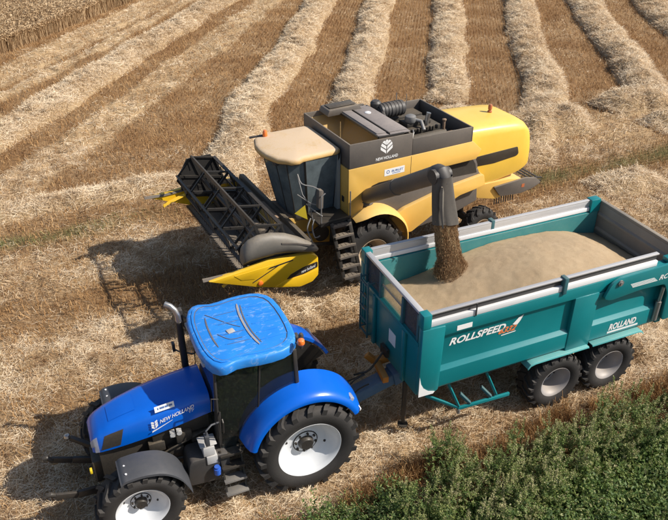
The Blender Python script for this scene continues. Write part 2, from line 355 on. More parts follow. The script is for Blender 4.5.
WINDROWS = [
    ([(9.6, 67), (8.3, 57.0), (7.0, 47.1), (5.85, 37.9), (4.9, 30.2), (4.3, 28.4)], 0.86, 0.34, 'straight pale straw windrow running away right behind the combine engine'),
    ([(5.6, 67), (4.3, 57.0), (2.9, 47.1), (1.7, 37.0), (0.75, 28.9), (0.3, 26.5)], 0.84, 0.34, 'pale straw windrow ending behind the combine grain tank'),
    ([(2.0, 67), (0.6, 57.0), (-0.7, 47.1), (-1.8, 37.9), (-2.4, 34.1), (-3.1, 29.5), (-3.5, 26.1), (-3.5, 22.9), (-3.3, 20.6)], 0.9, 0.38, 'lumpy straw windrow with a gap, ending just beyond the combine cab'),
    ([(14.5, 67), (12.7, 55.1), (11.4, 47.1), (9.7, 36.1), (8.9, 29.4), (8.1, 26.9)], 0.86, 0.36, 'straw windrow ending behind the yellow combine tail'),
    ([(18.4, 67), (16.3, 55.1), (15.4, 47.1), (14.2, 37.9), (13.5, 31.5), (13.4, 28.6)], 0.95, 0.38, 'second straw windrow from the right edge, curling at its near end'),
    ([(22.6, 67), (20.6, 55.1), (19.4, 47.1), (18.7, 41.7), (18.1, 35.0), (17.9, 30)], 0.95, 0.36, 'straw windrow in the top right corner of the field'),
    ([(-1.2, 67), (-4.0, 57.0), (-6.8, 47.1), (-10.3, 33.2), (-12.1, 24.8), (-13.4, 20)], 0.95, 0.26, 'long diagonal straw windrow crossing the upper left of the field'),
    ([(-13.0, 17.5), (-10.5, 18.7), (-7.6, 20.1), (-5.2, 21.0), (-3.9, 21.2)], 0.62, 0.16, 'low straw windrow lying crosswise left of the combine header'),
]
m, n, l, b = new_mat('windrow_bed')
fine = noise(n, l, 22, 8, 0.75, dist=1.0)
strw = ramp(n, [(0.25, (0.19, 0.11, 0.05)), (0.48, (0.44, 0.30, 0.155)), (0.75, (0.68, 0.53, 0.34))]); l.new(fine, strw.inputs[0]); l.new(strw.outputs[0], b.inputs['Base Color']); b.inputs['Roughness'].default_value = 0.9
bp = n.new('ShaderNodeBump'); bp.inputs['Strength'].default_value = 1.0; bp.inputs['Distance'].default_value = 0.06; l.new(fine, bp.inputs['Height']); l.new(bp.outputs[0], b.inputs['Normal'])
def smooth_path(P, step):
    P = np.array(P, float); out = []
    for i in range(len(P) - 1):
        p0, p1, p2, p3 = P[max(i - 1, 0)], P[i], P[i + 1], P[min(i + 2, len(P) - 1)]; k = max(2, int(np.linalg.norm(p2 - p1) / step))
        for t in np.linspace(0, 1, k, endpoint=False):
            out.append(0.5 * (2 * p1 + (p2 - p0) * t + (2 * p0 - 5 * p1 + 4 * p2 - p3) * t * t + (3 * p1 - p0 - 3 * p2 + p3) * t ** 3))
    return np.array(out + [P[-1]])
def mound(x, y, d, w, h):
    ww = w * (0.78 + 0.5 * fbm(x, y, 1.7, 2)); q = np.clip(1 - (d / ww) ** 2, 0, 1)
    return 1.2 * h * q ** 0.6 * (0.55 + 0.9 * fbm(x, y, 0.9, 3)) + q * 0.16 * (vnoise(x, y, 0.28) - 0.4)
def windrow(P, w, h, label, name='straw_windrow', cat='windrow', group='straw windrows left on the stubble', dens=520, gap=None):
    path = smooth_path(P, 0.13); tg = np.gradient(path, axis=0); tg /= np.linalg.norm(tg, axis=1)[:, None]; nr = np.column_stack([-tg[:, 1], tg[:, 0]])
    wob = (fbm(path[:, 0] * 1.0, path[:, 1], 3.0, 2) - 0.5) * 0.55; path = path + nr * wob[:, None]
    off = np.linspace(-1.3 * w, 1.3 * w, 25); X = path[:, None, 0] + nr[:, None, 0] * off; Y = path[:, None, 1] + nr[:, None, 1] * off
    L = np.concatenate([[0], np.cumsum(np.linalg.norm(np.diff(path, axis=0), axis=1))]); ends = np.clip(np.minimum(L + 0.05, L[-1] - L + 0.05) / (1.6 if name == 'straw_windrow' else 0.9), 0, 1) ** 0.6
    env = ends[:, None] * np.ones_like(X)
    if gap:
        for gx_, gy_, gr in gap: env = env * np.clip(np.hypot(X - gx_, Y - gy_) / gr, 0.12, 1) ** 0.7
    Z = gheight(X, Y) - 0.03 + (mound(X, Y, np.abs(off)[None, :] * np.ones_like(X), w, h)) * env - 0.05 * (np.abs(off)[None, :] > 1.25 * w) - 0.06 * (1 - ends[:, None])
    k = off.size; M = len(path); ii = (np.arange(M - 1)[:, None] * k + np.arange(k - 1)[None, :]).ravel()
    o = np_mesh(name, np.column_stack([X.ravel(), Y.ravel(), Z.ravel()]), np.column_stack([ii, ii + 1, ii + k + 1, ii + k]), 'windrow_bed', smooth=True)
    tag(o, label, cat, group)
    N = int(L[-1] * 2.2 * w * dens); i = rng.integers(0, M - 1, N); f = rng.random(N); j = np.where(rng.random(N) < .35, rng.normal(0, 0.45, N), rng.uniform(-1.05, 1.05, N)).clip(-1.15, 1.15) * w
    px = path[i, 0] * (1 - f) + path[i + 1, 0] * f + nr[i, 0] * j; py = path[i, 1] * (1 - f) + path[i + 1, 1] * f + nr[i, 1] * j
    kk = in_view(px, py); i, j, f, px, py = i[kk], j[kk], f[kk], px[kk], py[kk]; N = len(px)
    e = ends[i]
    if gap:
        for gx_, gy_, gr in gap: e = e * np.clip(np.hypot(px - gx_, py - gy_) / gr, 0.12, 1) ** 0.7
    pz = gheight(px, py) - 0.02 + mound(px, py, np.abs(j), w, h) * e + rng.uniform(0.0, 0.06, N)
    far = np.clip((py - 15) / 30, 0, 1)
    tint = np.clip(rng.normal(0.72, 0.2, N) + (fbm(px, py, 0.8, 2) - 0.5) * 0.6 - .35 * np.clip(np.abs(j) / w - .8, 0, 1), 0, 1)
    v, q, t = strands(np.column_stack([px, py, pz]), rng.uniform(0.16, 0.46, N), rng.uniform(0.006, 0.010, N) * (1 + .6 * far), rng.uniform(0, 6.283, N), rng.normal(0.05, 0.38, N), tint)
    s_ = np_mesh('loose_straw', v, q, 'straw_strand', o, t); s_['kind'] = 'stuff'
    return o
for i, (P, w, h, lab) in enumerate(WINDROWS):
    windrow(P, w, h, lab, gap=[(-2.1, 35.9, 0.9), (-2.65, 32.6, 0.6)] if i == 2 else None)
HEAPS = [([(10.6, 27.6), (12.2, 28.4), (13.6, 28.3)], 0.95, 0.5, 'rounded straw heap at the headland below the curled windrow'),
         ([(6.6, 24.6), (8.0, 25.9), (9.6, 26.2)], 1.1, 0.55, 'big straw heap directly behind the combine tail'),
         ([(8.2, 20.3), (9.4, 20.9), (10.4, 21.2)], 0.8, 0.34, 'low straw heap beside the straw chopper, nearer than the green track'),
         ([(14.9, 30.0), (16.0, 29.6), (17.4, 30.3)], 0.85, 0.36, 'straw heap near the right edge at the windrow ends'),
         ([(5.4, 22.9), (6.6, 23.2), (7.6, 23.0)], 0.7, 0.3, 'small straw heap between the combine tail and the big heap'),
         ([(11.8, 25.6), (13.2, 26.4), (14.6, 26.4)], 0.75, 0.3, 'flat straw heap just beyond the green track at right'),
         ([(2.9, 25.0), (4.3, 26.2), (5.4, 27.4)], 0.9, 0.34, 'straw heap showing just above the open engine bay')]
for P, w, h, lab in HEAPS: windrow(P, w, h, lab, 'straw_heap', 'straw heap', 'straw heaps at the headland', 420)

# loose straw lying on the headland and the strips: nobody could count it
def lying():
    V, Q, T = [], [], []; off = 0
    for (y0, y1, dens, wmul) in ((6.9, 14, 2300, 1.0), (14, 24, 1350, 1.25), (24, 52, 240, 2.1)):
        nn = int((y1 - y0) * 2 * (0.458 * (y1 * 0.8495 + 5.4) + 1.5) * dens); x, y = sample(nn, -(0.458 * (y1 * 0.85 + 5.4) + 1.5), 0.458 * (y1 * 0.85 + 5.4) + 1.5, y0, y1)
        c_ = cover(x, y); keep = (rng.random(len(x)) < (c_ ** 1.3) * (0.25 + 0.95 * fbm(x, y, 0.35, 2))) & (crop_side(x, y) < 0.1) & (headland_t(x, y) > 6.7)
        x, y, c_ = x[keep], y[keep], c_[keep]; N = len(x)
        z = gheight(x, y) + rng.uniform(0.0, 0.07, N) * (0.3 + c_)
        yaw = np.where(rng.random(N) < 0.35, HD + rng.normal(0, 0.5, N), rng.uniform(0, 6.283, N))
        tint = np.clip(rng.normal(0.52, 0.25, N) + 0.35 * (c_ - 0.5) + (fbm(x, y, 0.45, 2) - 0.5) * 1.1, 0, 1)
        v, q, t = strands(np.column_stack([x, y, z]), rng.uniform(0.07, 0.32, N), rng.uniform(0.004, 0.008, N) * wmul, yaw, rng.normal(0.08, 0.42, N), tint)
        V.append(v); Q.append(q + off); T.append(t); off += len(v)
    o = np_mesh('scattered_straw', np.concatenate(V), np.concatenate(Q), 'straw_strand', None, np.concatenate(T))
    tag(o, 'pale loose straw scattered over the headland stubble', 'straw', kind='stuff')
lying()
def stubble():
    V, Q, T = [], [], []; off = 0
    # drilled rows follow the windrow direction beyond the headland, the headland direction before it
    for (zone, ang, y0, y1, dens, wm) in (('rows', math.atan2(1, 0.131), 19, 52, 170, 1.25), ('head', HD, 6.9, 30, 210, 1.0)):
        nn = int((y1 - y0) * 46 * dens); X = 0.458 * (y1 * 0.85 + 5.4) + 1.5; x, y = sample(nn, -X, X, y0, y1)
        t_ = headland_t(x, y); k = (t_ > T_EDGE) if zone == 'rows' else (t_ <= T_EDGE); x, y = x[k], y[k]
        ca, sa = math.cos(ang), math.sin(ang); s_ = x * ca + y * sa; t_ = -x * sa + y * ca; t_ = np.round(t_ / 0.16) * 0.16 + rng.normal(0, 0.02, len(t_)); x, y = s_ * ca - t_ * sa, s_ * sa + t_ * ca
        c_ = cover(x, y); k = (rng.random(len(x)) < 1.08 - c_) & (crop_side(x, y) < 0) & (headland_t(x, y) > 6.6); x, y = x[k], y[k]; N = len(x)
        hgt = rng.uniform(0.06, 0.19, N); z = gheight(x, y) + hgt * 0.4
        tint = np.clip(rng.normal(0.42, 0.24, N) + (fbm(x, y, 0.8, 2) - 0.5) * 0.7, 0, 0.85); g = greenish(x, y); tint = np.where(rng.random(N) < g * 0.8, 1.0, tint)
        v, q, tt = strands(np.column_stack([x, y, z]), hgt, rng.uniform(0.008, 0.016, N) * wm, rng.uniform(0, 6.283, N), rng.normal(1.15, 0.35, N), tint)
        V.append(v); Q.append(q + off); T.append(tt); off += len(v)
    o = np_mesh('stubble', np.concatenate(V), np.concatenate(Q), 'stubble_stalk', None, np.concatenate(T)); tag(o, 'short golden brown cut stubble in drilled rows', 'stubble', kind='stuff')
stubble()
def standing_wheat():
    N = 190000; y = rng.uniform(20, 80, N); xe = np.interp(y, [p[1] for p in CROP[::-1]], [p[0] for p in CROP[::-1]]); dd = rng.random(N) ** 1.7 * 30 - 0.05 + 0.25 * vnoise(xe, y, 0.6); x = xe - dd
    dpt = y * 0.8495 + 5.386; k = np.abs(x) < 0.458 * dpt + 9; x, y, dd = x[k], y[k], dd[k]; N = len(x)
    hgt = rng.uniform(0.62, 0.86, N) * (0.9 + 0.2 * vnoise(x, y, 2.5)); lean = rng.normal(1.5, 0.14, N); yaw = rng.normal(0.4, 1.0, N)
    v, q, t = strands(np.column_stack([x, y, hgt / 2]), hgt, rng.uniform(0.014, 0.026, N), yaw, lean, np.clip(rng.normal(0.45, 0.2, N) + (fbm(x, y, 3, 2) - .5) * .7, 0, 1), rng.uniform(-3, 3, N))
    M = N; ev, eq, et = strands(np.column_stack([x + 0.05 * np.cos(yaw), y + 0.05 * np.sin(yaw), hgt - 0.01]), rng.uniform(0.10, 0.2, M), rng.uniform(0.03, 0.05, M), yaw, rng.normal(0.3, 0.5, M), np.clip(rng.normal(0.62, 0.2, M) + (fbm(x, y, 3, 2) - .5) * .8, 0, 1))
    o = np_mesh('standing_wheat', np.concatenate([v, ev]), np.concatenate([q, eq + len(v)]), 'wheat_stalk', None, np.concatenate([t, et]))
    tag(o, 'uncut ripe wheat standing in the top left corner', 'wheat', kind='stuff')
standing_wheat()
# ------------------------------------------------------------------ wheels (axis along local y)
def wheel(parent, c, r, w, rim_r, side, rim='rim_white', lugs=20, lug_h=0.045, hub='black_steel', dish=0.55, flat=False):
    R0 = r - lug_h; hw = w / 2; m = MB(); md = (rim_r + R0) / 2
    prof = [(rim_r - 0.02, -0.36 * w), (rim_r + 0.02, -0.43 * w), (md - 0.04, -0.5 * w), (md + 0.05, -0.5 * w), (R0 - 0.05, -0.46 * w), (R0 - 0.008, -0.38 * w), (R0, -0.2 * w), (R0, 0.2 * w),
            (R0 - 0.008, 0.38 * w), (R0 - 0.05, 0.46 * w), (md + 0.05, 0.5 * w), (md - 0.04, 0.5 * w), (rim_r + 0.02, 0.43 * w), (rim_r - 0.02, 0.36 * w)]
    m.lathe(prof, c, 72)
    da = 2 * math.pi / lugs
    for i in range(lugs):
        for s in (-1, 1):
            a0 = i * da + (da / 2 if s > 0 else 0); sw = da * 0.62; th = da * 0.40
            def P(rad, y, a): return (c[0] + rad * math.cos(a), c[1] + y * s, c[2] + rad * math.sin(a))
            def ring(y, a, rb, rt, k=1.0): return [P(rb, y, a), P(rb, y, a + th), P(rt, y, a + th * 0.88), P(rt, y, a + th * 0.12)]
            L = [ring(-0.02 * w, a0, R0 - 0.02, r), ring(0.2 * w, a0 - sw * 0.45, R0 - 0.02, r), ring(0.40 * w, a0 - sw, R0 - 0.03, r - 0.005), ring(0.49 * w, a0 - sw * 1.15, R0 - 0.09, r - 0.035)]
            m.loft(L)
    t = m.build('wheel', 'rubber', parent, smooth=40)
    # rim: outer flange, well, dish going in, centre disc
    o = side; m = MB()
    pr = [(rim_r - 0.035, -0.34 * w), (rim_r + 0.012, -0.40 * w), (rim_r + 0.02, -0.415 * w), (rim_r - 0.03, -0.36 * w), (rim_r - 0.06, 0.0),
          (rim_r - 0.045, 0.30 * w), (rim_r + 0.02, 0.415 * w), (rim_r + 0.012, 0.43 * w), (rim_r - 0.02, 0.40 * w), (rim_r - 0.05, 0.33 * w), (rim_r - 0.075, 0.22 * w),
          (rim_r * 0.66, (0.22 - dish * 0.55) * w), (rim_r * 0.42, (0.2 - dish * 0.62) * w), (rim_r * 0.36, (0.2 - dish * 0.62) * w + 0.02), (0.01, (0.2 - dish * 0.62) * w + 0.02)]
    m.lathe([(a, h * o) for a, h in pr], c, 56); rm = m.build('rim', rim, t, smooth=45)
    m = MB(); hy = (0.2 - dish * 0.62) * w + 0.02; hr = rim_r * 0.24
    m.lathe([(hr * 1.05, (hy - 0.02) * o), (hr, (hy + 0.05) * o), (hr * 0.8, (hy + 0.09) * o), (0.005, (hy + 0.095) * o)], c, 20)
    for k in range(8):
        a = k * math.pi / 4 + 0.2; q = (c[0] + hr * 1.38 * math.cos(a), 0, c[2] + hr * 1.38 * math.sin(a)); m.cyl((q[0], c[1] + (hy - 0.03) * o, q[2]), (q[0], c[1] + (hy + 0.035) * o, q[2]), hr * 0.16, 8)
    m.lathe([(hr * 1.7, (hy - 0.03) * o), (hr * 1.7, (hy - 0.005) * o), (hr * 1.0, (hy - 0.002) * o)], c, 24)
    m.build('hub', hub, t, smooth=40)
    for k in range(2):
        a = k * math.pi + 0.3; rr = rim_r * 0.66; yy = (0.22 - dish * 0.55) * w
        MB().cyl((c[0] + rr * math.cos(a), c[1] + (yy - 0.03) * o, c[2] + rr * math.sin(a)), (c[0] + rr * math.cos(a), c[1] + (yy + 0.015) * o, c[2] + rr * math.sin(a)), rim_r * 0.045, 8).build('rim_bolt', hub, t)
    return t
def round_poly(P, r, k=4):
    """rounded corners for a 2-D polygon"""
    out = []; N = len(P)
    for i in range(N):
        p0, p, p1 = (np.array(P[j % N], float) for j in (i - 1, i, i + 1)); a = p0 - p; b_ = p1 - p; la, lb = np.linalg.norm(a), np.linalg.norm(b_)
        q = min(r, la * 0.45, lb * 0.45); s0 = p + a / la * q; s1 = p + b_ / lb * q
        for t in np.linspace(0, 1, k): out.append(tuple((1 - t) ** 2 * s0 + 2 * t * (1 - t) * p + t * t * s1))
    return out
# ------------------------------------------------------------------ tractor
YAW_T = 3.547
tr = empty('tractor', (-0.862, 9.898, 0.0), YAW_T)
tag(tr, 'blue tractor with sun-faded roof hitched to the teal trailer', 'tractor')
for s in (1, -1):
    wheel(tr, (0, 0.91 * s, 0.92), 0.93, 0.60, 0.56, s, 'rim_white', 20, 0.05, dish=0.30)
    wheel(tr, (2.84, 0.90 * s, 0.71), 0.72, 0.50, 0.415, s, 'rim_white', 18, 0.042, dish=0.34)
# bonnet
HS_ = [(1.46, .47, 2.13, 1.74), (1.7, .47, 2.125, 1.70), (2.1, .455, 2.09, 1.62), (2.5, .43, 2.03, 1.54), (2.85, .395, 1.95, 1.48), (3.1, .36, 1.87, 1.44), (3.25, .335, 1.80, 1.42), (3.34, .305, 1.73, 1.41), (3.385, .27, 1.65, 1.41)]
def hood_loop(u):
    w, zt, zb = (np.interp(u, [h[0] for h in HS_], [h[k] for h in HS_]) for k in (1, 2, 3)); H_ = zt - zb
    return [(u, -w * .98, zb), (u, -w, zb + .35 * H_), (u, -w * .965, zb + .68 * H_), (u, -w * .86, zb + .9 * H_), (u, -w * .62, zt - .008), (u, -w * .3, zt), (u, 0, zt + .006), (u, w * .3, zt), (u, w * .62, zt - .008), (u, w * .86, zb + .9 * H_), (u, w * .965, zb + .68 * H_), (u, w, zb + .35 * H_), (u, w * .98, zb)]
m = MB(); us = np.concatenate([np.linspace(1.46, 3.1, 22), np.linspace(3.14, 3.385, 9)]); m.loft([hood_loop(u) for u in us]); bonnet = m.build('bonnet', 'tractor_blue', tr, smooth=50)
def hood_patch(name, mat, u0, u1, s0, s1, off=0.004, skew=0.0):
    """thin panel following the bonnet skin; s in loop index 0..12"""
    m = MB(); L0, L1 = [], []
    for s_ in np.linspace(s0, s1, 7):
        a, b_ = [], []
        for t in np.linspace(0, 1, 8):
            u = u0 + (u1 - u0) * t + skew * (s_ - s0); lp = np.array(hood_loop(u)); i = int(min(s_, 11.999)); f = s_ - i; p = lp[i] * (1 - f) + lp[i + 1] * f
            d = lp[min(i + 1, 12)] - lp[i]; nr = np.array([0.25 if u > 3.0 else 0.05, -d[2], d[1]]); nr /= np.linalg.norm(nr)
            if nr[1] * p[1] < 0: nr = -nr
            if abs(p[1]) < .3 and nr[2] < 0: nr = -nr
            a.append(p + nr * off)
        L0.append(a)
    m.loft(L0, False, False); return m.build(name, mat, bonnet, smooth=50)
hood_patch('side_grille', 'black_void', 2.86, 3.16, 9.75, 11.7, 0.006, 0.045)
hood_patch('side_grille', 'black_void', 2.86, 3.16, 2.25, 0.3, 0.006, -0.045)
hood_patch('headlight', 'lens', 3.27, 3.384, 9.3, 11.95, 0.010); hood_patch('headlight', 'lens', 3.27, 3.384, 2.7, 0.05, 0.010)
hood_patch('top_vent', 'tractor_blue', 2.62, 3.05, 4.4, 7.6, 0.010)
m = MB(); m.box(3.352, 3.392, -.24, .24, 1.44, 1.60)
for k in range(4): m.box(3.392, 3.399, -.23, .23, 1.45 + k * .035, 1.465 + k * .035)
m.build('nose_grille', 'black_void', bonnet)
xd = np.array((1.66 - 2.44, .472 - .437, 1.94 - 1.725)); xd /= np.linalg.norm(xd); yd = np.array((xd[2] * -0.0, -0.10, 1.0))
text('NEW HOLLAND', 'lettering', 'decal_white', bonnet, (2.30, .452, 1.795), xd, yd, .072, .58, .25, .012, .010)
text('T7', 'lettering', 'decal_white', bonnet, (1.84, .478, 1.87), xd, yd, .04, .1, .25, .005, .010)
m = MB()                                                       # round leaf badge and swoosh
cc = np.array((2.385, .448, 1.79)); e1 = xd; e2 = np.array((0, -.08, 1.0)); nn = np.array((0.02, 1, .08))
for k in range(3):
    for s in (-1, 1):
        q = [(0.008, -.07 + k * .05), (.055, -.03 + k * .045), (.05, .01 + k * .04), (.008, -.03 + k * .05)]
        m.add([cc + e1 * a * s + e2 * b_ + nn * .012 for a, b_ in q], [(0, 1, 2, 3)])
m.add([cc + e1 * a + e2 * b_ + nn * .011 for a, b_ in [(-.06, -.12), (.03, -.105), (.30, -.055), (.30, -.047), (.02, -.088), (-.05, -.09)]], [(0, 1, 2, 3, 4, 5)])
m.build('badge', 'decal_white', bonnet, smooth=0)
m = MB(); a = np.array((2.345, .417, 2.005)); b_ = np.array((2.03, .432, 2.045)); up_ = np.array((0, -.042, .085)); m.add([a, b_, b_ + up_, a + up_], [(0, 1, 2, 3)])
m.xform(lambda p: np.array(p) + (0, .016, .012)); stk = m.build('sticker', 'decal_white', bonnet, smooth=0)
m = MB()
for k, (x0, x1) in enumerate([(.14, .2), (.26, .5), (.53, .7), (.73, .9)]):
    d = b_ - a; p = [a + d * x0 + up_ * .35, a + d * x1 + up_ * .35, a + d * x1 + up_ * .68, a + d * x0 + up_ * .68]; m.add([np.array(q) + (0, .018, .014) for q in p], [(0, 1, 2, 3)])
m.build('print', 'decal_blue', stk, smooth=0)
# chassis
m = MB(); m.box(1.3, 3.3, -.27, .27, .62, 1.52); m.box(-.45, 1.4, -.36, .36, .6, 1.2); m.box(1.5, 2.45, -.37, .37, 1.35, 1.68); m.box(2.4, 3.2, -.24, .24, 1.2, 1.5); m.box(3.2, 3.44, -.2, .2, .66, 1.12); m.box(1.5, 1.9, -.55, -.3, 1.0, 1.6)
for q in ((1.7, .34, 1.2), (2.1, .33, 1.0), (2.4, .34, 1.25), (1.95, .38, 1.35)): m.cbox(q, (.26, .14, .2))
m.tube([(1.5, .36, 1.3), (1.9, .42, 1.25), (2.3, .38, 1.05), (2.6, .34, 1.1)], .03); m.tube([(1.6, .34, .9), (2.0, .4, .85), (2.6, .36, .9)], .035)
m.build('engine_block', 'engine_dark', tr, bevel=.02)
m = MB(); m.cyl((0, -.72, .92), (0, .72, .92), .17, 16); m.build('axle', 'black_steel', tr); m = MB(); m.bar((2.84, -.75, .68), (2.84, .75, .68), .2, .2); m.box(2.6, 3.1, -.3, .3, .55, .85); m.build('axle', 'black_steel', tr, bevel=.02)
m = MB(); m.prism(round_poly([(2.05, .62), (1.35, .55), (1.30, 1.12), (1.98, 1.16)], .1), .42, .86, 'y'); m.build('fuel_tank', 'dark_plastic', tr, bevel=.02)
m = MB(); m.prism(round_poly([(2.05, .62), (.95, .5), (.95, 1.1), (1.98, 1.16)], .1), -.86, -.42, 'y'); m.build('fuel_tank', 'dark_plastic', tr, bevel=.02)
m = MB(); m.box(1.55, 1.74, .6, .86, 1.18, 1.36); m.box(1.52, 1.7, .62, .88, 1.0, 1.17); m.box(1.5, 1.78, .58, .84, 1.37, 1.39); m.build('tool_box', 'box_pale', tr, bevel=.015)
m = MB(); m.cyl((1.56, .92, .80), (1.56, .92, .92), .06, 14); m.cyl((1.56, .92, .92), (1.56, .92, .96), .045, 14); m.build('filler_cap', 'cap_blue', tr)
for q in (2.02, 2.13):
    m = MB(); m.cyl((q, .41, 1.47), (q, .46, 1.47), .045, 12); m.box(q - .04, q + .04, .40, .44, 1.40, 1.54); m.build('filter', 'box_pale', tr)
# steps
m = MB()
for s in (1.12, 1.46): m.bar((s, .80, 1.15), (s, 1.02, .36), .03, .05)
m.build('step_frame', 'black_steel', tr)
for k in range(4):
    f = k / 3; m = MB(); y0 = .82 + .2 * f; z = 1.08 - .70 * f; m.box(1.10, 1.48, y0 - .09, y0 + .1, z, z + .025); m.box(1.10, 1.48, y0 + .085, y0 + .1, z + .025, z + .045); m.build('step', 'steel_grey' if k > 1 else 'black_steel', tr, bevel=.004)
# cab
m = MB(); m.prism([(1.44, .98), (1.44, 1.28), (1.25, 1.33), (.1, 1.5), (-.12, 1.5), (-.12, 1.1), (.5, .98)], -.70, .70, 'y'); m.build('cab_floor', 'black_steel', tr, bevel=.02)
PIL = [((1.43, .60, 1.25), (1.36, .70, 2.82)), ((.02, .72, 1.55), (.08, .73, 2.82)), ((.80, .735, 1.02), (.66, .76, 2.82))]
for k, (a, b_) in enumerate(PIL):
    for s in (1, -1):
        m = MB(); w_ = .07 if k < 2 else .03; m.bar((a[0], a[1] * s, a[2]), (b_[0], b_[1] * s, b_[2]), w_, w_); m.build('pillar', 'black_steel', tr, bevel=.012)
m = MB(); m.bar((1.42, .70, 1.02), (1.40, .745, 2.80), .04, .03); m.bar((.84, .735, 1.02), (1.42, .70, 1.02), .04, .03); m.build('door_frame', 'black_steel', tr, bevel=.006)
def pane(name, pts, mat, parent, th=.008):
    p = np.array(pts, float); nr = np.cross(p[1] - p[0], p[2] - p[0]); nr /= np.linalg.norm(nr); k = len(p); m = MB()
    m.add(list(p - nr * th / 2) + list(p + nr * th / 2), [tuple(range(k))[::-1], tuple(range(k, 2 * k))] + [(i, (i + 1) % k, k + (i + 1) % k, k + i) for i in range(k)])
    return m.build(name, mat, parent, smooth=0)
for s in (1, -1):
    dr = pane('door', [(1.40, .715 * s, 1.06), (1.38, .745 * s, 2.80), (.70, .765 * s, 2.80), (.80, .742 * s, 1.06)], 'glass_green', tr)
    pane('side_window', [(.76, .742 * s, 1.60), (.68, .763 * s, 2.80), (.12, .74 * s, 2.80), (.06, .728 * s, 1.98)], 'glass_green', tr)
    if s > 0:
        m = MB(); m.tube([(1.36, .73, 1.5), (1.36, .79, 1.53), (1.355, .79, 1.75), (1.355, .74, 1.78)], .014); m.build('handle', 'black_steel', dr)
pane('windscreen', [(1.455, -.60, 1.45), (1.455, .60, 1.45), (1.39, .69, 2.80), (1.39, -.69, 2.80)], 'glass_green', tr)
pane('rear_window', [(-.03, -.69, 1.6), (-.03, .69, 1.6), (.04, .70, 2.80), (.04, -.70, 2.80)], 'glass_green', tr)
m = MB(); m.prism(round_poly([(.75, 1.6), (.28, 1.6), (.26, 1.72), (.74, 1.76)], .05), -.26, .26); m.prism(round_poly([(.36, 1.7), (.22, 1.72), (.10, 2.4), (.22, 2.42)], .05), -.25, .25); m.box(.3, .7, -.2, .2, 1.35, 1.6); m.build('seat', 'seat_cloth', tr, bevel=.02)
m = MB(); m.prism(round_poly([(.86, 1.86), (.3, 1.83), (.3, 1.92), (.86, 1.95)], .03), -.44, -.29); m.box(.25, .8, -.62, -.42, 1.4, 1.82); m.build('arm_console', 'cab_trim', tr, bevel=.015)
m = MB(); m.prism(round_poly([(1.38, 1.3), (1.18, 1.3), (1.08, 1.86), (1.2, 1.98), (1.38, 1.9)], .05), -.22, .22); m.build('dashboard', 'cab_trim', tr, bevel=.015)
m = MB(); cth = np.linspace(0, 2 * math.pi, 25); m.tube([(1.02 + .19 * .55 * math.cos(t), .19 * math.sin(t), 2.02 - .19 * .8 * math.cos(t)) for t in cth], .016, 8, False); m.cyl((1.02, 0, 2.02), (1.13, 0, 1.92), .03, 8); m.bar((1.02, -.18, 2.02), (1.02, .18, 2.02), .03, .02); m.build('steering_wheel', 'black_steel', tr)
m = MB(); m.prism(round_poly([(.16, 1.98), (-.0, 2.0), (.02, 2.28), (.14, 2.3)], .04), -.62, -.30); m.box(.02, .3, -.66, .66, 1.5, 1.9); m.build('rear_shelf', 'cab_trim', tr, bevel=.02)
m = MB(); g = np.linspace(0, 1, 7)
m.loft([[(.02 + .26 * a + .05 * math.sin(4 * b_), -.02 + .34 * b_, 2.44 - .55 * abs(a - .45) - .03 * math.sin(6 * b_ + 3 * a)) for b_ in g] for a in g], False, False); m.build('pale_drape', 'pale_blue', tr, smooth=60)  # pale blue sheet draped over the seat back
# roof
RO = [(1.54, 0), (1.54, .2), (1.525, .42), (1.49, .62), (1.43, .78), (1.34, .875), (1.24, .895), (1.15, .865), (1.06, .835), (.9, .845), (.7, .88), (.5, .89), (.3, .87), (.15, .81), (.04, .70), (-.02, .55), (-.05, .3), (-.06, 0)]
def roof_loop(k, z, cu=.73):
    L = RO + [(u, -v) for u, v in RO[-2:0:-1]]; return [(cu + (u - cu) * k, v * k, z) for u, v in L]
m = MB(); m.loft([roof_loop(.92, 2.79), roof_loop(.995, 2.795), roof_loop(1.004, 2.82), roof_loop(1.0, 2.925), roof_loop(.99, 2.95), roof_loop(.975, 2.962), roof_loop(.94, 2.97), roof_loop(.6, 2.985), roof_loop(.25, 2.99)]); roof = m.build('roof', 'roof_blue', tr, smooth=42)
def roof_z(u, v):
    L = np.array(roof_loop(1, 0)); ang = np.arctan2(L[:, 1], L[:, 0] - .73); o_ = np.argsort(ang); rr = np.hypot(L[:, 1], L[:, 0] - .73)[o_]
    k = math.hypot(u - .73, v) / np.interp(math.atan2(v, u - .73), ang[o_], rr, period=2 * math.pi); return float(np.interp(k, [0, .25, .6, .94, .975, .99, 1], [2.99, 2.99, 2.985, 2.97, 2.962, 2.95, 2.925]))
def roof_strip(name, pts, w_, h, mat, taper=True):
    m = MB(); P = smooth_path(pts, .05); loops = []
    for i, p in enumerate(P):
        d = P[min(i + 1, len(P) - 1)] - P[max(i - 1, 0)]; d /= np.linalg.norm(d); nn = np.array((-d[1], d[0])); k = min(1, .35 + min(i, len(P) - 1 - i) * .3) if taper else 1
        a, b_ = p - nn * w_ * k / 2, p + nn * w_ * k / 2
        loops.append([(a[0], a[1], roof_z(*a) - .004), (a[0], a[1], roof_z(*a) + h), (b_[0], b_[1], roof_z(*b_) + h), (b_[0], b_[1], roof_z(*b_) - .004)])
    m.loft(loops); return m.build(name, mat, roof, smooth=40)
m = MB(); L = [[(a[0], a[1], roof_z(a[0], a[1]) + dz) for a, dz in ((p0, -.004), (p0, .013), (p1, .013), (p1, -.004))] for p0, p1 in zip(roof_loop(.86, 0), roof_loop(.905, 0))]; m.loft(L + L[:1], False); m.build('roof_ridge', 'roof_blue', roof, smooth=40)
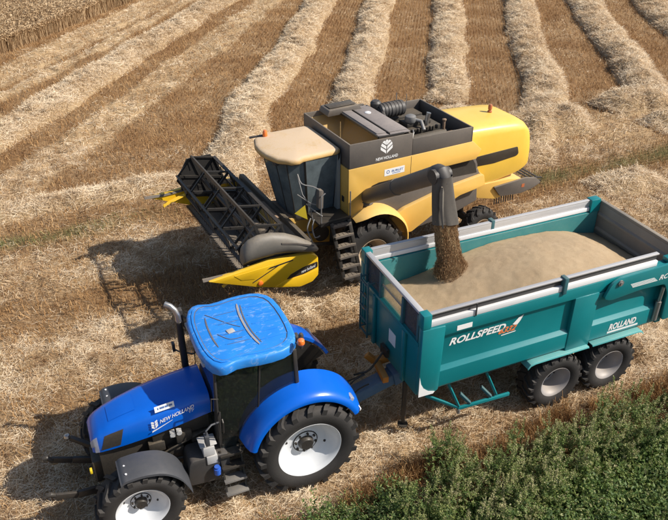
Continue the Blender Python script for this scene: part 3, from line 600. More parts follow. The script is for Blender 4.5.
m = MB(); L = [[(a[0], a[1], roof_z(a[0], a[1]) + dz) for a, dz in ((p0, -.004), (p0, .003), (p1, .003), (p1, -.004))] for p0, p1 in zip(roof_loop(.842, 0), roof_loop(.86, 0))]; m.loft(L + L[:1], False); m.build('roof_channel', 'roof_groove', roof, smooth=40)
for v in (-.42, -.15, .14, .40): roof_strip('roof_rib', [(1.1, v), (.66, v * 1.02)], .018, .008, 'roof_blue'); roof_strip('roof_seam', [(1.08, v + .014), (.70, v * 1.02 + .014)], .008, .003, 'roof_groove')
for v in (-.45, -.2, .05, .3, .5): roof_strip('roof_rib', [(.55, v), (.1, v * .96)], .03, .010, 'roof_blue')
roof_strip('hatch_edge', [(.62, -.60), (.665, -.3), (.675, 0), (.66, .3), (.60, .60)], .035, .012, 'roof_scuff')
roof_strip('hatch_gap', [(.575, -.55), (.615, -.28), (.625, 0), (.61, .28), (.555, .56)], .022, .006, 'roof_groove')
roof_strip('front_gap', [(1.22, -.42), (1.245, -.2), (1.25, 0), (1.245, .2), (1.22, .42)], .026, .006, 'roof_groove')
for a in ([(1.2, -.5), (.9, -.1), (.75, .05)], [(1.15, .1), (1.0, .3), (.8, .32)]): roof_strip('cable', a, .01, .008, 'roof_groove', False)
m = MB(); m.cbox((.93, .10, 2.997), (.12, .11, .012), basis_rot(0, 0, .2)); m.build('roof_tag', 'box_pale', roof, bevel=.003)
m = MB(); m.cyl((.05, .60, 2.9), (.0, .86, 2.93), .014, 8); m.cyl((.0, .86, 2.90), (.0, .86, 2.99), .022, 8); st_ = m.build('beacon_bracket', 'black_steel', tr)
m = MB(); m.lathe([(.05, 2.985), (.062, 3.0), (.064, 3.03), (.055, 3.07), (.03, 3.09), (.005, 3.095)], (0, .86, 0), 18, 'z'); m.build('beacon', 'beacon_amber', tr)
m = MB(); m.lathe([(.04, 2.90), (.045, 2.96), (.03, 3.0), (.003, 3.01)], (-.09, .62, 0), 12, 'z'); m.build('aerial_base', 'dark_plastic', tr)
for s in (.45, -.45, .62, -.62):
    m = MB(); m.box(-.11, -.04, s - .07, s + .07, 2.76, 2.86); m.build('work_light', 'dark_plastic', tr, bevel=.012)
for s in (.5, -.5):
    m = MB(); m.box(1.46, 1.535, s - .09, s + .09, 2.80, 2.87); m.build('work_light', 'lens', tr, bevel=.012)
# rear fenders
for s in (1, -1):
    m = MB(); loops = []
    for a in np.radians(np.linspace(17, 152, 28)):
        rb = 1.035 + .05 * math.sin(max(0, min(math.pi, (a - .3) * 1.2))) ; prof = [(.50, rb + .13), (.78, rb + .11), (.98, rb + .075), (1.09, rb + .03), (1.125, rb - .03), (1.115, rb - .085), (1.095, rb - .03), (1.06, rb), (.95, rb + .03), (.50, rb + .07)]
        loops.append([(rr * math.cos(a), v * s, .92 + rr * math.sin(a)) for v, rr in prof])
    m.loft(loops); fd = m.build('rear_fender', 'tractor_blue', tr, smooth=50)
    m = MB(); ang = np.radians(np.linspace(20, 150, 14)); m.add([(0.0, .51 * s, 1.0)] + [(1.1 * math.cos(a), .51 * s, .92 + 1.1 * math.sin(a)) for a in ang], [(0, i, i + 1) for i in range(1, 14)]); m.build('fender_wall', 'black_steel', fd, smooth=0)
    m = MB(); m.cbox((-.80, .98 * s, 1.67), (.09, .17, .12), basis_rot(0, -.5, 0)); m.build('tail_light', 'lens', fd, bevel=.02)
    m = MB(); m.cbox((-.955, 1.06 * s, 1.45), (.02, .1, .05), basis_rot(0, -.3, 0)); m.build('reflector', 'decal_white', fd, bevel=.004)
# front fenders
for s in (1, -1):
    m = MB(); P = round_poly([(3.10, 1.44), (3.03, 1.515), (2.75, 1.535), (2.42, 1.46), (2.18, 1.24), (2.03, .88)], .14, 5)[4:-4]; P = [(3.09, 1.47)] + P + [(2.03, .86)]; loops = []
    for u, z in P: loops.append([(u, .66 * s, z - .03), (u, .66 * s, z), (u, .80 * s, z + .012), (u, 1.08 * s, z - .005), (u, 1.155 * s, z - .035), (u, 1.16 * s, z - .075), (u, 1.14 * s, z - .07), (u, 1.12 * s, z - .045), (u, 1.06 * s, z - .03), (u, .8 * s, z - .02)])
    m.loft(loops); ff = m.build('front_fender', 'fender_grey', tr, smooth=50)
    for vv in (.86, 1.04):
        m = MB(); m.cyl((2.98, vv * s, 1.50), (2.98, vv * s, 1.528), .017, 10); m.build('bolt', 'alu_white', ff)
    m = MB(); m.bar((2.7, .62 * s, .9), (2.7, .74 * s, 1.47), .05, .05); m.bar((2.7, .42 * s, .8), (2.7, .64 * s, .92), .05, .05); m.build('fender_bracket', 'black_steel', tr)
# exhaust on the far side
m = MB(); m.tube([(1.60, -.66, 1.55), (1.605, -.67, 1.9), (1.61, -.68, 2.4), (1.615, -.69, 2.85)], .062, 16); m.build('exhaust_shield', 'black_steel', tr)
m = MB(); m.tube([(1.615, -.69, 2.80), (1.62, -.69, 2.98), (1.65, -.71, 3.08), (1.71, -.75, 3.15), (1.79, -.80, 3.18)], [.05, .05, .05, .05, .052], 16, False); m.build('exhaust_pipe', 'chrome_pipe', tr)
# mirrors and front arms
m = MB(); m.tube([(1.40, -.72, 2.05), (1.62, -.95, 2.0), (1.70, -1.06, 2.0)], .016); m.cbox((1.71, -1.07, 2.06), (.05, .1, .17)); m.build('lower_mirror', 'dark_plastic', tr, bevel=.008)
m = MB(); m.tube([(1.36, -.72, 2.7), (1.48, -.92, 2.75), (1.52, -.98, 2.75)], .018); m.cbox((1.53, -.98, 2.72), (.07, .12, .34)); m.tube([(1.36, -.72, 2.45), (1.46, -.9, 2.5), (1.52, -.98, 2.55)], .018); m.build('mirror', 'dark_plastic', tr, bevel=.012)
m = MB(); m.tube([(1.40, .72, 1.72), (1.55, .80, 1.78), (1.66, .86, 1.74), (1.66, .86, 1.66)], .018); m.cbox((1.66, .86, 1.56), (.07, .12, .2)); m.build('mirror', 'fender_grey', tr, bevel=.012)
m = MB(); m.tube([(1.36, .72, 2.2), (1.5, .78, 2.3), (1.52, .78, 2.05)], .012); m.tube([(1.38, .735, 1.2), (1.42, .80, 1.3), (1.41, .81, 1.8), (1.38, .745, 1.95)], .014); m.build('grab_rail', 'black_steel', tr)
for s in (1, -1):
    m = MB(); m.bar((3.40, .34 * s, .66), (3.75, .40 * s, .74), .06, .13); m.bar((3.75, .40 * s, .74), (4.08, .42 * s, .86), .055, .11); m.tube([(4.05, .40 * s, .84), (4.14, .42 * s, .93), (4.20, .42 * s, .92)], .045, 8); m.build('linkage_arm', 'black_steel', tr, bevel=.01)
m = MB(); m.bar((3.42, -.30, 1.05), (3.70, -.42, 1.22), .07, .07); m.build('top_link', 'black_steel', tr)
m = MB(); m.lathe([(.002, -.055), (.04, -.04), (.055, 0), (.04, .04), (.002, .055)], (3.74, -.43, 1.25), 14, 'z'); m.build('link_ball', 'chrome_pipe', tr)
m = MB(); m.box(3.46, 3.5, .22, .30, .98, 1.06); m.build('coupling_cap', 'reflector_yellow', tr, bevel=.01)
# rear hitch
m = MB(); m.box(-.75, -.4, -.25, .25, .5, 1.1); m.bar((-.6, 0, .5), (-.95, 0, .5), .14, .08)
for s in (1, -1): m.bar((-.3, .35 * s, .65), (-1.02, .42 * s, .62), .06, .09); m.bar((-.4, .35 * s, 1.25), (-.85, .42 * s, .68), .04, .04)
m.build('rear_hitch', 'black_steel', tr, bevel=.012)
m = MB()
for k, (a, b_) in enumerate([((-.7, .08, 1.15), (-1.6, .12, 1.0)), ((-.72, -.05, 1.18), (-1.62, -.1, 1.05)), ((-.7, -.14, 1.12), (-1.65, -.2, .98))]):
    mid_ = ((a[0] + b_[0]) / 2, (a[1] + b_[1]) / 2, .78 + .08 * k); m.tube([tuple(p) for p in smooth_path([a, (a[0] - .2, a[1], a[2] - .06), mid_, (b_[0] + .2, b_[1], b_[2] - .05), b_], .08)], .016, 6)
m.build('hose', 'black_steel', tr)
# ------------------------------------------------------------------ grain trailer
tl = empty('grain_trailer', (4.484, 12.216, 0.0), 3.547)
tag(tl, 'teal tandem-axle grain trailer heaped with wheat behind the blue tractor', 'trailer')
UF, UR = 3.78, -1.74
SP = [(1.19, 2.86), (1.19, 2.62), (1.115, 2.58), (1.115, 1.91), (1.19, 1.84), (1.19, 1.50), (1.15, 1.44), (1.05, 1.44), (1.05, 2.86)]
for s in (1, -1):
    m = MB(); m.prism([(v * s, z) for v, z in SP], UR, UF, 'x'); sp = m.build('side_panel', 'trailer_teal', tl, bevel=.006)
    m = MB(); m.box(UR + .02, UF - .02, 1.03 * s, 1.047 * s, 1.42, 2.85); m.build('inner_skin', 'teal_inner', sp, smooth=0)
    # front corner post and middle plate
    m = MB(); m.prism([(3.40, 1.46), (3.36, 2.84), (3.80, 2.86), (3.80, 1.44), (3.66, 1.40), (3.5, 1.40)], 1.10 * s, 1.215 * s); m.build('corner_post', 'trailer_teal', tl, bevel=.015)
    m = MB(); m.box(.08, .62, 1.09 * s, 1.205 * s, 1.40, 2.63); m.build('side_plate', 'trailer_teal', tl, bevel=.008)
    m = MB(); m.prism([(.08, 2.60), (.08, 2.44), (-.1, 2.42), (-1.7, 2.42), (-1.7, 2.6)], 1.10 * s, 1.2 * s); m.build('top_stiffener', 'trailer_teal', tl, bevel=.006)
    # upper boards: alloy cap, dark slot, white board
    uf, ur = 3.64, (-1.24 if s > 0 else -1.50)
    m = MB(); m.box(ur, uf, 1.085 * s, 1.165 * s, 3.10, 3.13); m.box(ur, uf, 1.085 * s, 1.10 * s, 2.87, 3.10); cap = m.build('top_rail', 'aluminium', tl, bevel=.006)
    m = MB(); m.box(ur + .01, uf - .01, 1.103 * s, 1.125 * s, 2.98, 3.095); m.build('rail_slot', 'dark_plastic', cap, smooth=0)
    m = MB(); m.box(ur + .006, uf - .006, 1.105 * s, 1.178 * s, 2.865, 2.978); m.build('side_board', 'alu_white', tl, bevel=.008)
    m = MB(); m.box(ur + .006, uf - .006, 1.06 * s, 1.083 * s, 2.88, 2.97); m.build('inner_board', 'alu_white', tl, bevel=.006)
    for u in (.92,):
        m = MB(); m.prism([(u - .03, 2.82), (u + .05, 2.82), (u + .05, 3.16), (u - .03, 3.16)], 1.08 * s, 1.225 * s); m.build('rail_clamp', 'teal_dark', tl, bevel=.008)
    m = MB(); m.box(2.76, 2.775, 1.18 * s, 1.204 * s, 2.87, 3.12); m.build('rail_joint', 'dark_plastic', tl, smooth=0)
    m = MB(); m.box(3.64, 3.80, 1.03 * s, 1.21 * s, 2.862, 3.145); m.build('corner_bracket', 'trailer_teal', tl, bevel=.012)
    m = MB(); m.box(-1.74, -1.50, 1.03 * s, 1.20 * s, 2.862, 3.15 if s < 0 else 2.95); m.build('corner_bracket', 'trailer_teal', tl, bevel=.012)
    # tailgate arm
    ap = round_poly([(.02, 2.50), (-.10, 2.80), (-.30, 2.885), (-1.70, 2.92), (-1.86, 2.84), (-1.92, 2.2), (-1.86, 1.55), (-1.64, 1.55), (-1.60, 2.2), (-1.46, 2.46), (-.86, 2.49), (-.16, 2.43)], .07)
    m = MB(); m.prism(ap, 1.225 * s, 1.285 * s); arm = m.build('tailgate_arm', 'trailer_teal', tl, bevel=.006)
    m = MB(); m.cyl((-.29, 1.28 * s, 2.79), (-.29, 1.31 * s, 2.79), .06, 16); m.cyl((-.29, 1.30 * s, 2.79), (-.29, 1.33 * s, 2.79), .03, 10); m.build('pivot_bolt', 'steel_grey', arm)
    m = MB(); m.cyl((-1.52, 1.19 * s, 1.6), (-1.50, 1.24 * s, 2.36), .035, 10); m.cyl((-1.51, 1.21 * s, 1.56), (-1.51, 1.215 * s, 2.0), .055, 12); m.build('tailgate_ram', 'steel_grey', tl)
    m = MB(); m.box(-1.72, -1.58, 1.10 * s, 1.2 * s, 1.44, 2.42); m.build('rear_post', 'trailer_teal', tl, bevel=.01)
    # mudguards
    for a, b_ in ((1.50, .10), (.02, -1.26)):
        m = MB(); P = [(a, 1.335), (a - .06, 1.405), (a - .16, 1.43), (b_ + .02, 1.43), (b_, 1.42)] if a > 1 else [(a, 1.43), (b_ + .14, 1.43), (b_ + .05, 1.405), (b_, 1.34)]
        m.loft([[(u, .72 * s, z), (u, 1.27 * s, z), (u, 1.285 * s, z - .035), (u, 1.272 * s, z - .035), (u, 1.255 * s, z - .018), (u, .72 * s, z - .018)] for u, z in P]); m.build('mudguard', 'teal_pale', tl, bevel=.003)
    for u in (.66, -.66): wheel(tl, (u, .96 * s, .635), .645, .50, .33, s, 'rim_grey', 20, .028, 'black_steel', dish=.75)
# front wall with windows
m = MB(); m.box(3.70, 3.76, -1.06, 1.06, 1.32, 2.50); m.box(3.76, 3.80, -1.09, 1.09, 2.44, 2.50); m.box(3.70, 3.76, -1.09, 1.09, 3.04, 3.075); fwall = m.build('front_wall', 'trailer_teal', tl, bevel=.006)
m = MB(); m.box(3.69, 3.79, -1.03, 1.03, 3.078, 3.13); m.build('front_rail', 'aluminium', tl, bevel=.006)
for v in (-1.03, -.42, .44, 1.0):
    m = MB(); m.box(3.705, 3.785, v - .035, v + .035, 2.50, 3.04); m.build('window_post', 'teal_dark', fwall, bevel=.006)
for a, b_, mt in ((-.995, -.455, 'window_smoked'), (-.385, .405, 'window_clear'), (.475, .965, 'window_smoked')):
    m = MB(); m.box(3.725, 3.735, a, b_, 2.5, 3.04); m.build('window', mt, fwall, smooth=0)
m = MB(); m.bar((3.745, -.38, 2.80), (3.745, .40, 2.80), .02, .03); m.build('window_bar', 'steel_grey', fwall)
m = MB(); m.box(3.762, 3.768, -.02, .24, 1.78, 2.06); m.build('notice', 'decal_white', fwall, smooth=0)
for v in (-.6, .6):
    m = MB(); m.box(3.76, 3.82, v - .05, v + .05, 1.32, 2.44); m.build('wall_rib', 'trailer_teal', fwall, bevel=.01)
m = MB()
for v in (-.98, -.66): m.bar((3.90, v, 1.42), (3.90, v, 2.72), .03, .03); m.bar((3.76, v, 2.66), (3.9, v, 2.66), .03, .03); m.bar((3.76, v, 1.5), (3.9, v, 1.5), .03, .03)
lad = m.build('ladder', 'teal_dark', tl, bevel=.004)
for k in range(5): m = MB(); m.bar((3.90, -.98, 1.48 + k * .28), (3.90, -.66, 1.48 + k * .28), .03, .025); m.build('rung', 'teal_dark', lad)
m = MB(); m.prism([(3.795, 1.41), (3.795, 1.86), (3.76, 1.70), (3.70, 1.58), (3.60, 1.49), (3.47, 1.445), (3.50, 1.405)], 1.217, 1.222); m.build('corner_patch', 'decal_white', tl, smooth=0)  # white curved patch on the lower front corner
for z in (2.2, 1.9): m = MB(); m.cyl((3.80, -1.0, z), (3.83, -1.0, z), .04, 12); m.build('marker_lamp', 'machine_orange', tl)
# tailgate (inner face seen over the load)
m = MB(); m.box(-1.80, -1.745, -1.06, 1.06, 1.40, 3.04); m.box(-1.83, -1.745, -1.06, 1.06, 3.04, 3.10); tg_ = m.build('tailgate', 'tailgate_steel', tl, bevel=.006)
for z in (2.80, 2.45, 2.1): m = MB(); m.prism([(-1.745, z - .05), (-1.70, z - .02), (-1.70, z + .02), (-1.745, z + .05)], -1.0, 1.0); m.build('gate_rib', 'tailgate_steel', tg_)
m = MB(); m.prism([(-1.74, 2.86), (-1.5, 2.86), (-1.5, 3.14), (-1.74, 3.14)], -1.045, -1.02); m.build('gusset', 'trailer_teal', tl)
# floor, chassis, axles, drawbar
m = MB(); m.box(-1.72, 3.74, -1.05, 1.05, 1.33, 1.42); m.build('floor', 'teal_dark', tl)
m = MB()
for s in (1, -1): m.box(-1.6, 3.5, .30 * s, .44 * s, 1.02, 1.33)
for u in (-1.5, -.2, 1.4, 2.6, 3.4): m.box(u, u + .12, -.9, .9, 1.22, 1.328)
m.build('chassis', 'teal_dark', tl, bevel=.01)
for u in (.66, -.66):
    m = MB(); m.cyl((u, -.75, .635), (u, .75, .635), .075, 12)
    for s in (1, -1): m.bar((u - .45, .5 * s, .85), (u + .45, .5 * s, .85), .1, .1); m.box(u - .07, u + .07, .44 * s, .56 * s, .7, 1.05)
    m.build('axle', 'black_steel', tl, bevel=.01)
m = MB(); m.bar((3.1, 0, 1.05), (3.7, 0, .92), .34, .3); m.bar((3.65, 0, .92), (4.62, 0, .66), .28, .24); m.bar((4.55, 0, .66), (4.86, 0, .55), .16, .12); m.build('drawbar', 'drawbar_blue', tl, bevel=.02)
m = MB(); m.lathe([(.05, -.03), (.1, -.03), (.1, .03), (.05, .03), (.05, -.03)], (4.93, 0, .55), 20, 'z'); m.build('hitch_ring', 'black_steel', tl)
m = MB(); m.bar((3.35, -.28, 1.16), (3.88, -.32, 1.08), .14, .15); m.bar((3.85, -.36, 1.08), (3.92, .24, 1.06), .12, .14); m.bar((3.88, -.33, 1.08), (4.02, -.42, 1.22), .10, .13); m.build('spring_bracket', 'machine_orange', tl, bevel=.015)
m = MB(); m.cyl((3.72, .62, .45), (3.72, .62, 1.3), .05, 10); m.cyl((3.72, .62, .22), (3.72, .62, .5), .035, 10); m.cyl((3.72, .62, .20), (3.72, .62, .23), .1, 14); m.build('parking_jack', 'black_steel', tl)
m = MB(); P = smooth_path([(3.8, -.1, 1.5), (4.1, -.1, 1.12), (4.3, -.15, 1.05), (4.42, -.1, 1.1)], .06); m.tube([tuple(p) for p in P], .022, 8); m.box(3.78, 3.84, -.2, .05, 1.42, 1.6); m.build('hose', 'black_steel', tl)
# side guard below the body
m = MB(); m.bar((2.86, 1.12, .72), (1.72, 1.12, .68), .045, .07); m.bar((3.42, .86, 1.02), (2.84, 1.12, .73), .04, .06)
gd = m.build('side_guard', 'trailer_teal', tl, bevel=.005)
for u, z1 in ((2.84, 1.36), (2.02, 1.36)):
    m = MB(); m.bar((u + .22, .94, z1), (u, 1.12, .76), .045, .045); m.build('guard_post', 'trailer_teal', gd, bevel=.004)
for u in (2.66, 2.20):
    m = MB(); m.bar((u + .12, 1.02, .98), (u - .06, 1.12, .76), .07, .05); m.build('guard_hook', 'teal_dark', gd, bevel=.004)
m = MB(); m.cyl((2.84, 1.12, .60), (2.84, 1.12, .70), .035, 10); m.build('guard_foot', 'steel_grey', gd)
# lettering
X_, Z_ = (-1, 0, 0), (0, 0, 1)
text('ROLLSPEED', 'lettering', 'decal_white', tl, (3.20, 1.119, 2.30), X_, Z_, .155, 1.13, .35, .03)
text('6332', 'lettering', 'decal_orange', tl, (2.20, 1.119, 2.235), X_, Z_, .13, .36, .55, .03)
m = MB(); m.add([(u, 1.121, z) for u, z in [(1.90, 2.38), (1.78, 2.50), (1.68, 2.54), (1.74, 2.42), (1.80, 2.34)]], [(0, 1, 2, 3, 4)]); m.add([(u, 1.121, z) for u, z in [(2.12, 2.185), (1.82, 2.20), (1.80, 2.22), (2.11, 2.205)]], [(0, 1, 2, 3)]); m.build('swoosh', 'decal_white', tl, smooth=0)
text('ROLLAND', 'lettering', 'decal_white', tl, (-.38, 1.191, 1.60), X_, Z_, .155, .66, .12, .04, .003)
m = MB(); m.box(-1.12, -.36, 1.19, 1.194, 1.535, 1.572); m.build('underline', 'decal_white', tl, smooth=0)
m = MB(); m.box(2.82, 3.12, 1.191, 1.195, 2.655, 2.755); m.build('sticker', 'decal_white', tl, smooth=0)
m = MB()
for k in range(4): m.box(-1.22 + .03 * k, -.62 + .02 * k, 1.286, 1.289, 2.60 + k * .026, 2.612 + k * .026)
m.build('stripes', 'decal_white', tl, smooth=0)
text('RC', 'lettering', 'decal_white', tl, (-1.26, 1.286, 2.60), X_, Z_, .11, .20, .3, .02)
# ------------------------------------------------------------------ wheat in the trailer
m, n, l, b = new_mat('wheat_grain')
f1 = noise(n, l, 95, 6, 0.8); f2 = noise(n, l, 3, 5, 0.6); f3 = noise(n, l, 420, 2, 0.5)
rp = ramp(n, [(.28, (.27, .175, .09)), (.5, (.50, .355, .205)), (.72, (.68, .53, .35))]); l.new(mathn(n, l, 'ADD', mathn(n, l, 'MULTIPLY', f1, .45), mathn(n, l, 'ADD', mathn(n, l, 'MULTIPLY', f3, .35), mathn(n, l, 'MULTIPLY', f2, .2))), rp.inputs[0]); l.new(rp.outputs[0], b.inputs['Base Color'])
b.inputs['Roughness'].default_value = .8; bp = n.new('ShaderNodeBump'); bp.inputs['Strength'].default_value = .8; bp.inputs['Distance'].default_value = .012; l.new(mathn(n, l, 'ADD', f1, f3), bp.inputs['Height']); l.new(bp.outputs[0], b.inputs['Normal'])
def grain_z(u, v):
    z = 2.28 + .70 * np.exp(-(np.abs(u - .25) / 1.55) ** 2.6 - ((v - .05) / 1.7) ** 2) + .16 * np.exp(-((u - 2.2) / .8) ** 2 - ((v + .2) / .8) ** 2) + .12 * np.exp(-((u - 1.6) / 1.0) ** 2)
    z = z + .10 * np.clip((v + .2), -1, 1) * np.exp(-((u - .6) / 2) ** 2) + .24 * np.clip((u - 2.0) / 1.7, 0, 1) * np.clip((v + .9) / 1.6, 0, 1)
    return z + .05 * (fbm(u + 5, v, .9, 3) - .5) + .018 * (fbm(u, v, .12, 2) - .5)
gu = np.linspace(-1.735, 3.695, 280); gv = np.linspace(-1.025, 1.025, 110); GU, GV = np.meshgrid(gu, gv); gzz = grain_z(GU, GV)
k = len(gu); ii = (np.arange(len(gv) - 1)[:, None] * k + np.arange(k - 1)[None, :]).ravel()
gr_ = np_mesh('grain_heap', np.column_stack([GU.ravel(), GV.ravel(), gzz.ravel()]), np.column_stack([ii, ii + 1, ii + k + 1, ii + k]), 'wheat_grain', smooth=True)
gr_.location = tl.location; gr_.rotation_euler = tl.rotation_euler
bm = bmesh.new(); bm.from_mesh(gr_.data); ed = [e for e in bm.edges if e.is_boundary]; ex = bmesh.ops.extrude_edge_only(bm, edges=ed)
for v in [g for g in ex['geom'] if isinstance(g, bmesh.types.BMVert)]: v.co.z = 1.43
bmesh.ops.contextual_create(bm, geom=[e for e in bm.edges if e.is_boundary]); bm.to_mesh(gr_.data); bm.free()
tag(gr_, 'heaped golden wheat grain filling the teal trailer', 'grain', kind='stuff')
# ------------------------------------------------------------------ combine harvester
YAW_C = R(208.47); RU0, RZ0 = 3.10, 2.30
ch = empty('combine_harvester', (0.31, 16.46, 0.0), YAW_C)
tag(ch, 'yellow combine harvester with dark grain tank and raised header, unloading grain', 'combine harvester')
for s in (1, -1):
    wheel(ch, (0, 1.12 * s, .87), .88, .56, .42, s, 'rim_dusty', 18, .05, 'black_steel', dish=.5)
    wheel(ch, (-3.55, 1.0 * s, .56), .57, .38, .27, s, 'rim_dusty', 16, .03, 'black_steel', dish=.5)
m = MB(); m.cyl((0, -.9, .87), (0, .9, .87), .16, 14); m.build('axle', 'black_steel', ch); m = MB(); m.bar((-3.55, -.85, .56), (-3.55, .85, .56), .16, .16); m.box(-3.65, -3.45, -.2, .2, .5, 1.4); m.build('axle', 'black_steel', ch, bevel=.02)
m = MB(); m.prism([(.56, 1.05), (.56, 3.19), (-3.0, 3.19), (-3.35, 2.4), (-3.45, 1.35), (-2.6, 1.1), (-.6, .95)], -.93, .93); m.build('body_core', 'tank_grey', ch, bevel=.02)
for s in (1, -1):
    sp = [(.60, 3.20), (-2.93, 3.20), (-3.22, 2.93), (-3.08, 2.70), (-1.5, 2.69), (-.22, 2.70), (-.04, 2.66), (.10, 2.55), (.17, 2.38), (.21, 2.10), (.30, 1.92), (.60, 1.96)]
    m = MB(); m.prism(sp, 1.10 * s, 1.165 * s); sd_ = m.build('side_panel', 'harvest_yellow', ch, bevel=.012)
    m = MB(); m.prism([(-2.93, 3.20), (-3.22, 2.93), (-3.08, 2.70), (-2.85, 2.70), (-2.80, 3.2)], .8 * s, 1.10 * s); m.build('panel_end', 'harvest_yellow', ch, bevel=.01)
    m = MB(); m.box(-1.106, -1.098, 1.1655 * s, 1.168 * s, 2.72, 3.19); m.build('panel_seam', 'black_void', sd_, smooth=0)
    m = MB(); m.prism([(.25, 1.5), (.16, 2.2), (-.3, 2.42), (-3.3, 2.32), (-3.4, 2.1), (-.72, 1.68)], .94 * s, 1.02 * s); m.build('lower_cover', 'tank_grey', ch, bevel=.01)
    m = MB(); m.prism(round_poly([(-.62, 1.62), (-1.0, 1.80), (-2.2, 2.06), (-3.42, 2.19), (-3.50, 1.86), (-2.7, 1.76), (-1.9, 1.42), (-1.25, 1.08), (-1.0, 1.12)], .05), 1.02 * s, 1.14 * s); m.build('lower_panel', 'harvest_yellow', ch, bevel=.02)
    m = MB(); m.prism([(-3.42, 2.18), (-3.47, 1.87), (-3.44, 1.86), (-3.39, 2.18)], .6 * s, 1.02 * s); m.build('panel_return', 'harvest_yellow', ch)
    # wheel fender
    m = MB(); L = []
    for q in np.linspace(0, 1, 18):
        a = R(62 + 112 * q); rr = 1.02 + .02 * math.sin(q * 3); wv = .30 * math.sin(min(1, q * 4 + .35) * math.pi / 2) * (1 - .45 * max(0, q - .7) / .3)
        p = lambda v, k: (k * math.cos(a) * 1.05, v * s, .87 + k * math.sin(a) * 1.18 * (1 if a < 1.8 else 1))
        L.append([p(1.02, rr + .03), p(1.15, rr + .045), p(1.17 + wv * .6, rr + .02), p(1.17 + wv, rr - .05), p(1.15 + wv, rr - .06), p(1.15 + wv * .6, rr - .01), p(1.02, rr)])
    m.loft(L); m.build('wheel_fender', 'harvest_yellow', ch, smooth=60)
m = MB(); m.box(.56, .60, -1.16, 1.10, 1.96, 3.19); m.build('front_wall', 'harvest_yellow', ch, bevel=.01)
m = MB(); m.box(.602, .615, .86, .96, 2.30, 2.44); m.build('latch', 'black_void', ch)
# grain tank
m = MB()
for s in (1, -1): m.prism([(.58, 3.203), (.58, 3.80), (-1.12, 3.76), (-1.12, 3.203)], 1.115 * s, 1.155 * s)
m.box(.54, .58, -1.115, 1.115, 3.203, 3.80); m.box(-1.12, -1.08, -1.115, 1.115, 3.203, 3.74); tk = m.build('grain_tank', 'tank_grey', ch, bevel=.008)
m = MB(); m.add([(.54, -1.11, 3.66), (.54, 1.11, 3.66), (.0, .3, 3.22), (.0, -.3, 3.22), (-.62, -1.11, 3.70), (-.62, 1.11, 3.70)], [(0, 1, 2, 3), (3, 2, 5, 4), (1, 5, 2), (0, 3, 4)]); m.build('tank_slope', 'feeder_yellow', tk, smooth=0)
for k, (a, b_) in enumerate(((-.22, -.52), (-.545, -1.10))):
    m = MB(); m.prism([(a, 3.80 - .02 * k), (b_, 3.785 - .02 * k), (b_, 3.815 - .02 * k), (a, 3.835 - .02 * k)], -.92, 1.06); m.prism([(a - .02, 3.835 - .02 * k), (b_ + .02, 3.815 - .02 * k), (b_ + .02, 3.835 - .02 * k), (a - .02, 3.855 - .02 * k)], -.80, .96); m.build('tank_cover', 'cover_grey', ch, bevel=.008)
m = MB(); m.bar((-.22, -.92, 3.80), (-.22, 1.08, 3.80), .05, .05); m.bar((-.53, -.9, 3.835), (-.53, 1.06, 3.83), .02, .035); m.bar((-.22, 1.085, 3.80), (-.9, 1.09, 3.785), .03, .04); m.build('cover_frame', 'black_steel', ch)
m = MB(); m.prism(round_poly([(.18, 3.78), (.12, 3.93), (-.72, 3.94), (-.82, 3.78)], .04), -1.12, -.66); bxh = m.build('tank_hood', 'tank_grey', ch, bevel=.02)
m = MB(); m.prism([(.06, 3.945), (-.66, 3.955), (-.66, 3.965), (.06, 3.955)], -1.05, -.74); m.build('hood_top', 'decal_black', bxh, bevel=.003)
m = MB(); m.lathe([(.08, 3.80), (.08, 3.838), (.06, 3.85), (.004, 3.852)], (-.78, -.35, 0), 18, 'z'); m.build('cover_button', 'alu_white', ch)
# engine bay behind the tank
m = MB()
for s in (1, -1): m.prism([(-1.125, 3.203), (-1.125, 3.62), (-2.86, 3.585), (-2.86, 3.203)], 1.115 * s, 1.155 * s)
m.box(-2.90, -2.86, -1.155, 1.155, 3.203, 3.58); m.build('engine_bay', 'tank_grey', ch, bevel=.008)
m = MB(); m.box(-2.85, -1.13, -1.11, 1.11, 3.17, 3.215); m.build('engine_deck', 'black_void', ch)
m = MB(); m.box(-2.5, -1.45, -.35, .35, 3.2, 3.46); m.box(-2.3, -1.6, -.2, .2, 3.46, 3.56); m.cyl((-1.5, .55, 3.3), (-2.5, .55, 3.3), .11, 12); m.box(-2.6, -1.4, -1.05, -.6, 3.2, 3.42)
for k in range(5): m.cyl((-1.6 - .18 * k, .42, 3.4), (-1.6 - .18 * k, .42, 3.5), .04, 8)
m.tube([(-1.4, .7, 3.25), (-1.8, .85, 3.4), (-2.2, .75, 3.35), (-2.6, .85, 3.3)], .04); m.build('engine', 'engine_dark', ch, bevel=.02)
m = MB(); m.lathe([(.005, -.38), (.15, -.38), (.19, -.34), (.195, 0), (.205, .01), (.205, .06), (.19, .07), (.19, .33), (.15, .37), (.005, .37)], (-1.62, -.62, 3.68), 22, 'x')
for k in range(6): m.lathe([(.198, -.28 + k * .1), (.204, -.27 + k * .1), (.204, -.25 + k * .1), (.198, -.24 + k * .1)], (-1.62, -.62, 3.68), 22, 'x')
m.build('air_filter', 'dark_plastic', ch)
m = MB(); m.lathe([(.12, 3.72), (.14, 3.78), (.14, 3.88), (.1, 3.93), (.005, 3.94)], (-1.25, -.75, 0), 16, 'z'); m.tube([(-1.25, -.75, 3.76), (-1.3, -.5, 3.70), (-1.25, -.3, 3.6), (-1.3, -.2, 3.4)], .06, 10); m.build('intake_cap', 'dark_plastic', ch)
